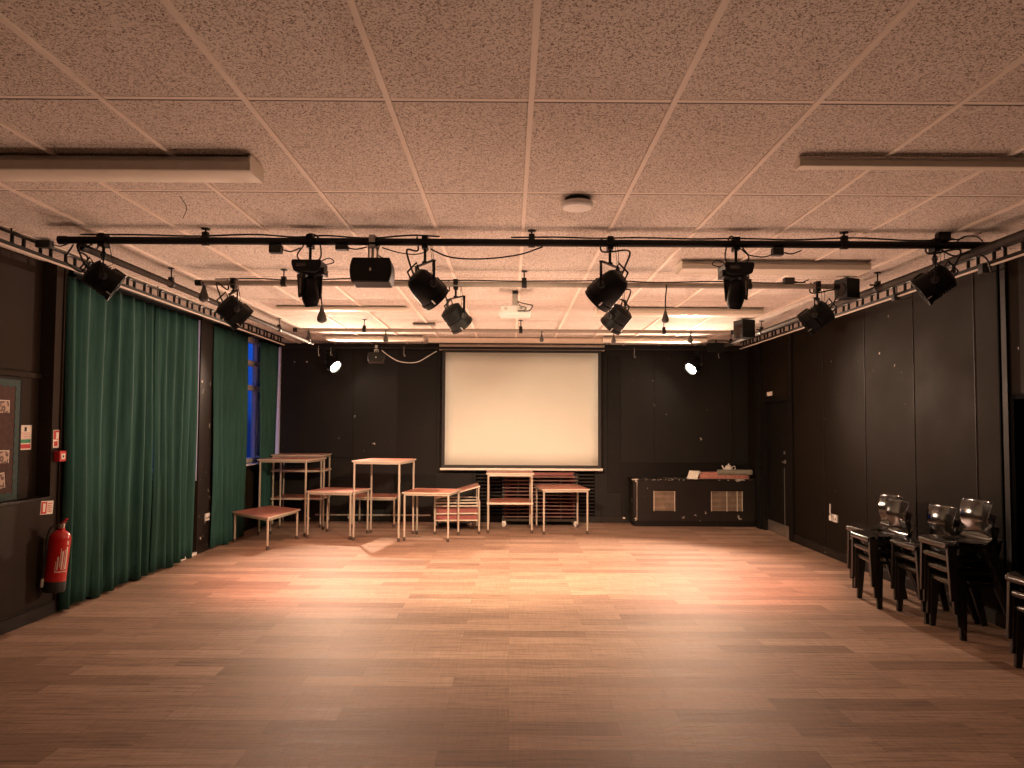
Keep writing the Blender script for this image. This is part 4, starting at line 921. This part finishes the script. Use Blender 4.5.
b = MB(); b.box(0.012, 0.045, -0.022, 0.022, -0.0475, -0.0455); b.build('test_key_slot', M_rub, cb)
# pinboard
t = thing('pinboard', 'brown pinboard with scalloped teal border and photographs in the recess', 'noticeboard', (XL - 0.12, 5.0, 1.46))
b = MB(); b.box(0, 0.014, -0.79, 0.79, -0.475, 0.475); b.build('felt', M_board, t)
def scallop(L, n): return [(L * k / n, 0.045 + (0.014 if k % 2 else 0.0)) for k in range(n + 1)]
for nm, (A, B, M_) in {'top': (0.79, 0.475, 0), 'bottom': (0.79, 0.475, 1)}.items():
    s = 1 if nm == 'top' else -1; pts = [(-A + 2*A*k/44, s*(B - 0.05 - (0.014 if k % 2 else 0))) for k in range(45)]
    bb = MB(); bb.prism([(-A, s*B)] + pts + [(A, s*B)], 0.014, 0.017, Matrix(((0,0,1,0),(1,0,0,0),(0,1,0,0),(0,0,0,1)))); bb.build('border', M_teal, t)
for s in (-1, 1):
    pts = [(s*(0.79 - 0.05 - (0.014 if k % 2 else 0)), -0.475 + 0.95*k/26) for k in range(27)]
    bb = MB(); bb.prism([(s*0.79, -0.475)] + pts + [(s*0.79, 0.475)], 0.0145, 0.0175, Matrix(((0,0,1,0),(1,0,0,0),(0,1,0,0),(0,0,0,1)))); bb.build('border', M_teal, t)
b = MB()
b.box(-0.0, 0.02, -0.81, -0.79, -0.495, 0.495); b.box(0, 0.02, 0.79, 0.81, -0.495, 0.495); b.box(0, 0.02, -0.79, 0.79, 0.475, 0.495); b.box(0, 0.02, -0.79, 0.79, -0.495, -0.475); b.build('frame', M_dark, t)
def photo(y, z, w, h, rx, label):
    o = thing('photograph', label, 'photo', (XL - 0.105, y, z), group='photographs pinned to the board'); o.rotation_euler = (rx, 0, 0)
    bb = MB(); bb.box(0, 0.0012, -w/2, w/2, -h/2, h/2); bb.build('print', M_photo, o)
    bb = MB(); bb.box(0.0012, 0.002, -w/2, w/2, h/2 - 0.006, h/2); bb.box(0.0012, 0.002, -w/2, -w/2 + 0.006, -h/2, h/2); bb.box(0.0012, 0.002, w/2 - 0.006, w/2, -h/2, h/2); bb.build('white_margin', M_paper, o)
photo(5.60, 1.72, 0.14, 0.10, 0.0, 'pale photograph topmost on the pinboard')
photo(5.47, 1.52, 0.10, 0.15, 0.1, 'upright photograph below the topmost one at the picture edge')
photo(5.60, 1.33, 0.17, 0.10, -0.03, 'wide bright photograph halfway down the pinboard')
photo(5.56, 1.14, 0.17, 0.12, 0.12, 'tilted dark photograph lowest on the pinboard')
# electrical sockets
def sock(label, loc, face, s=1.0, plug=False):
    t = thing('wall_socket', label, 'socket', loc); bb = MB(); q = face
    bb.box(min(0, q*0.02), max(0, q*0.02), -0.07*s, 0.07*s, -0.045, 0.045); p = bb.build('face_plate', M_white, t, bevel=0.004)
    for y in (-0.035*s, 0.035*s):
        bb = MB(); bb.box(min(q*0.02, q*0.0215), max(q*0.02, q*0.0215), y - 0.012, y + 0.012, -0.02, 0.006); bb.build('outlet', M_rub, p)
    if plug:
        bb = MB(); bb.box(min(q*0.022, q*0.055), max(q*0.022, q*0.055), 0.01, 0.06, -0.03, 0.03); bb.tube(wire([(q*0.04, 0.035, 0.03), (q*0.04, 0.06, 0.07), (q*0.02, 0.10, 0.12), (q*0.012, 0.12, 0.16)]), 0.009, 8); bb.build('plug', M_white, t)
sock('white electric socket with plug low on the right wall beyond the chairs', (XR, 8.80, 0.49), -1, plug=True)
sock('small white electric socket low on the black pillar between curtains', (XL + 0.012, 9.14, 0.425), 1, 0.8)
t = thing('door_sign', 'small white blank sign above the far right door', 'sign', (XR, 10.97, 2.10)); b = MB(); b.box(-0.012, 0, -0.10, 0.10, -0.03, 0.03); b.build('plate', M_paper, t, bevel=0.002)
b = MB(); b.box(-0.0135, -0.012, -0.09, 0.09, -0.022, -0.018); b.build('rule_line', M_castor, t)

# ================================================================== LIGHT
W = bpy.data.worlds.new('dusk'); bpy.context.scene.world = W; W.use_nodes = True
nt = W.node_tree; nt.nodes.clear(); out = nt.nodes.new('ShaderNodeOutputWorld'); bg = nt.nodes.new('ShaderNodeBackground')
tc = nt.nodes.new('ShaderNodeTexCoord'); sx = nt.nodes.new('ShaderNodeSeparateXYZ'); nt.links.new(tc.outputs['Generated'], sx.inputs[0])
r = ramp(nt, [(0.0, (0.004, 0.016, 0.10)), (0.02, (0.007, 0.045, 0.26)), (0.16, (0.010, 0.10, 0.62))]); nt.links.new(sx.outputs['Z'], r.inputs['Fac'])
nt.links.new(r.outputs['Color'], bg.inputs['Color']); bg.inputs['Strength'].default_value = 1.0; nt.links.new(bg.outputs[0], out.inputs[0])
def spotlight(name, loc, target, power, col, size, blend, rad=0.05):
    l = bpy.data.lights.new(name, 'SPOT'); l.energy = power; l.color = col; l.spot_size = R(size); l.spot_blend = blend; l.shadow_soft_size = rad
    o = bpy.data.objects.new(name, l); C.objects.link(o); o.location = loc
    o.rotation_euler = (Vector(target) - Vector(loc)).to_track_quat('-Z', 'Y').to_euler(); return o
WARM = (1.0, 0.715, 0.47)
def lamp_at(fx, target, power, col, size, blend, k=0.19):
    t, c, d = fx; p = c + d * k
    return spotlight('spot_beam', p, target, power, col, size, blend)
KEY = 640
lamp_at(FIX[1], (0.75, 9.3, 0.0), KEY, WARM, 74, 0.9)
lamp_at(FIX[1], (0.5, 7.4, 0.0), KEY * 0.16, WARM, 150, 1.0)
lamp_at(FIX[2], (-0.75, 9.3, 0.0), KEY, WARM, 74, 0.9)
lamp_at(FIX[2], (-0.5, 7.4, 0.0), KEY * 0.16, WARM, 150, 1.0)
lamp_at(FIX[0], (-1.5, 8.4, 0.0), KEY * 0.62, (1.0, 0.40, 0.26), 68, 0.8)
lamp_at(FIX[3], (1.5, 8.4, 0.0), KEY * 0.62, (1.0, 0.40, 0.26), 68, 0.8)
lamp_at(FIX[4], (-1.9, 8.0, 0.0), KEY * 0.30, (1.0, 0.26, 0.16), 70, 0.9)
lamp_at(FIX[7], (1.9, 8.0, 0.0), KEY * 0.30, (1.0, 0.26, 0.16), 70, 0.9)
lamp_at(BL, (1.6, 3.0, 0.6), 600, (1.0, 0.66, 0.46), 100, 0.45, 0.16)
lamp_at(BR, (-1.6, 3.0, 0.6), 600, (1.0, 0.66, 0.46), 100, 0.45, 0.16)
# added unseen lamps low down, standing in for light bounced off the floor
UP = (1.0, 0.61, 0.45)
for x, y, pw in ((-2.3, 9.0, 68), (0.0, 9.2, 68), (2.3, 9.0, 68), (-2.3, 6.9, 76), (0.0, 6.9, 76), (2.3, 6.9, 76), (-1.3, 5.0, 54), (1.3, 5.0, 54), (0.0, 1.8, 15)):
    spotlight('floor_bounce_fill', (x, y, 0.25), (x, y, 3.0), pw, UP, 168, 1.0, 0.24)

# ================================================================== CAMERA
P, YW, RO = 0.0443, 0.00234, 0.0054
f = Vector((math.sin(YW) * math.cos(P), math.cos(YW) * math.cos(P), math.sin(P))); rt = Vector((math.cos(YW), -math.sin(YW), 0)); up = rt.cross(f)
r2 = math.cos(RO) * rt + math.sin(RO) * up; u2 = -math.sin(RO) * rt + math.cos(RO) * up
cam = bpy.data.cameras.new('camera'); co = bpy.data.objects.new('camera', cam); C.objects.link(co)
m = Matrix((r2, u2, -f)).transposed().to_4x4(); m.translation = Vector((0, 0, EYE)); co.matrix_world = m
cam.sensor_width = 36; cam.lens = 720.6 / 1024 * 36; cam.shift_y = 10 / 1024; cam.clip_start = 0.05; cam.clip_end = 200
S = bpy.context.scene; S.camera = co
S.view_settings.view_transform = 'Standard'; S.view_settings.look = 'None'; S.view_settings.exposure = 0.45; S.view_settings.gamma = 1.0
S.cycles.use_denoising = True
S.cycles.max_bounces = 8; S.cycles.diffuse_bounces = 6; S.cycles.sample_clamp_indirect = 6.0
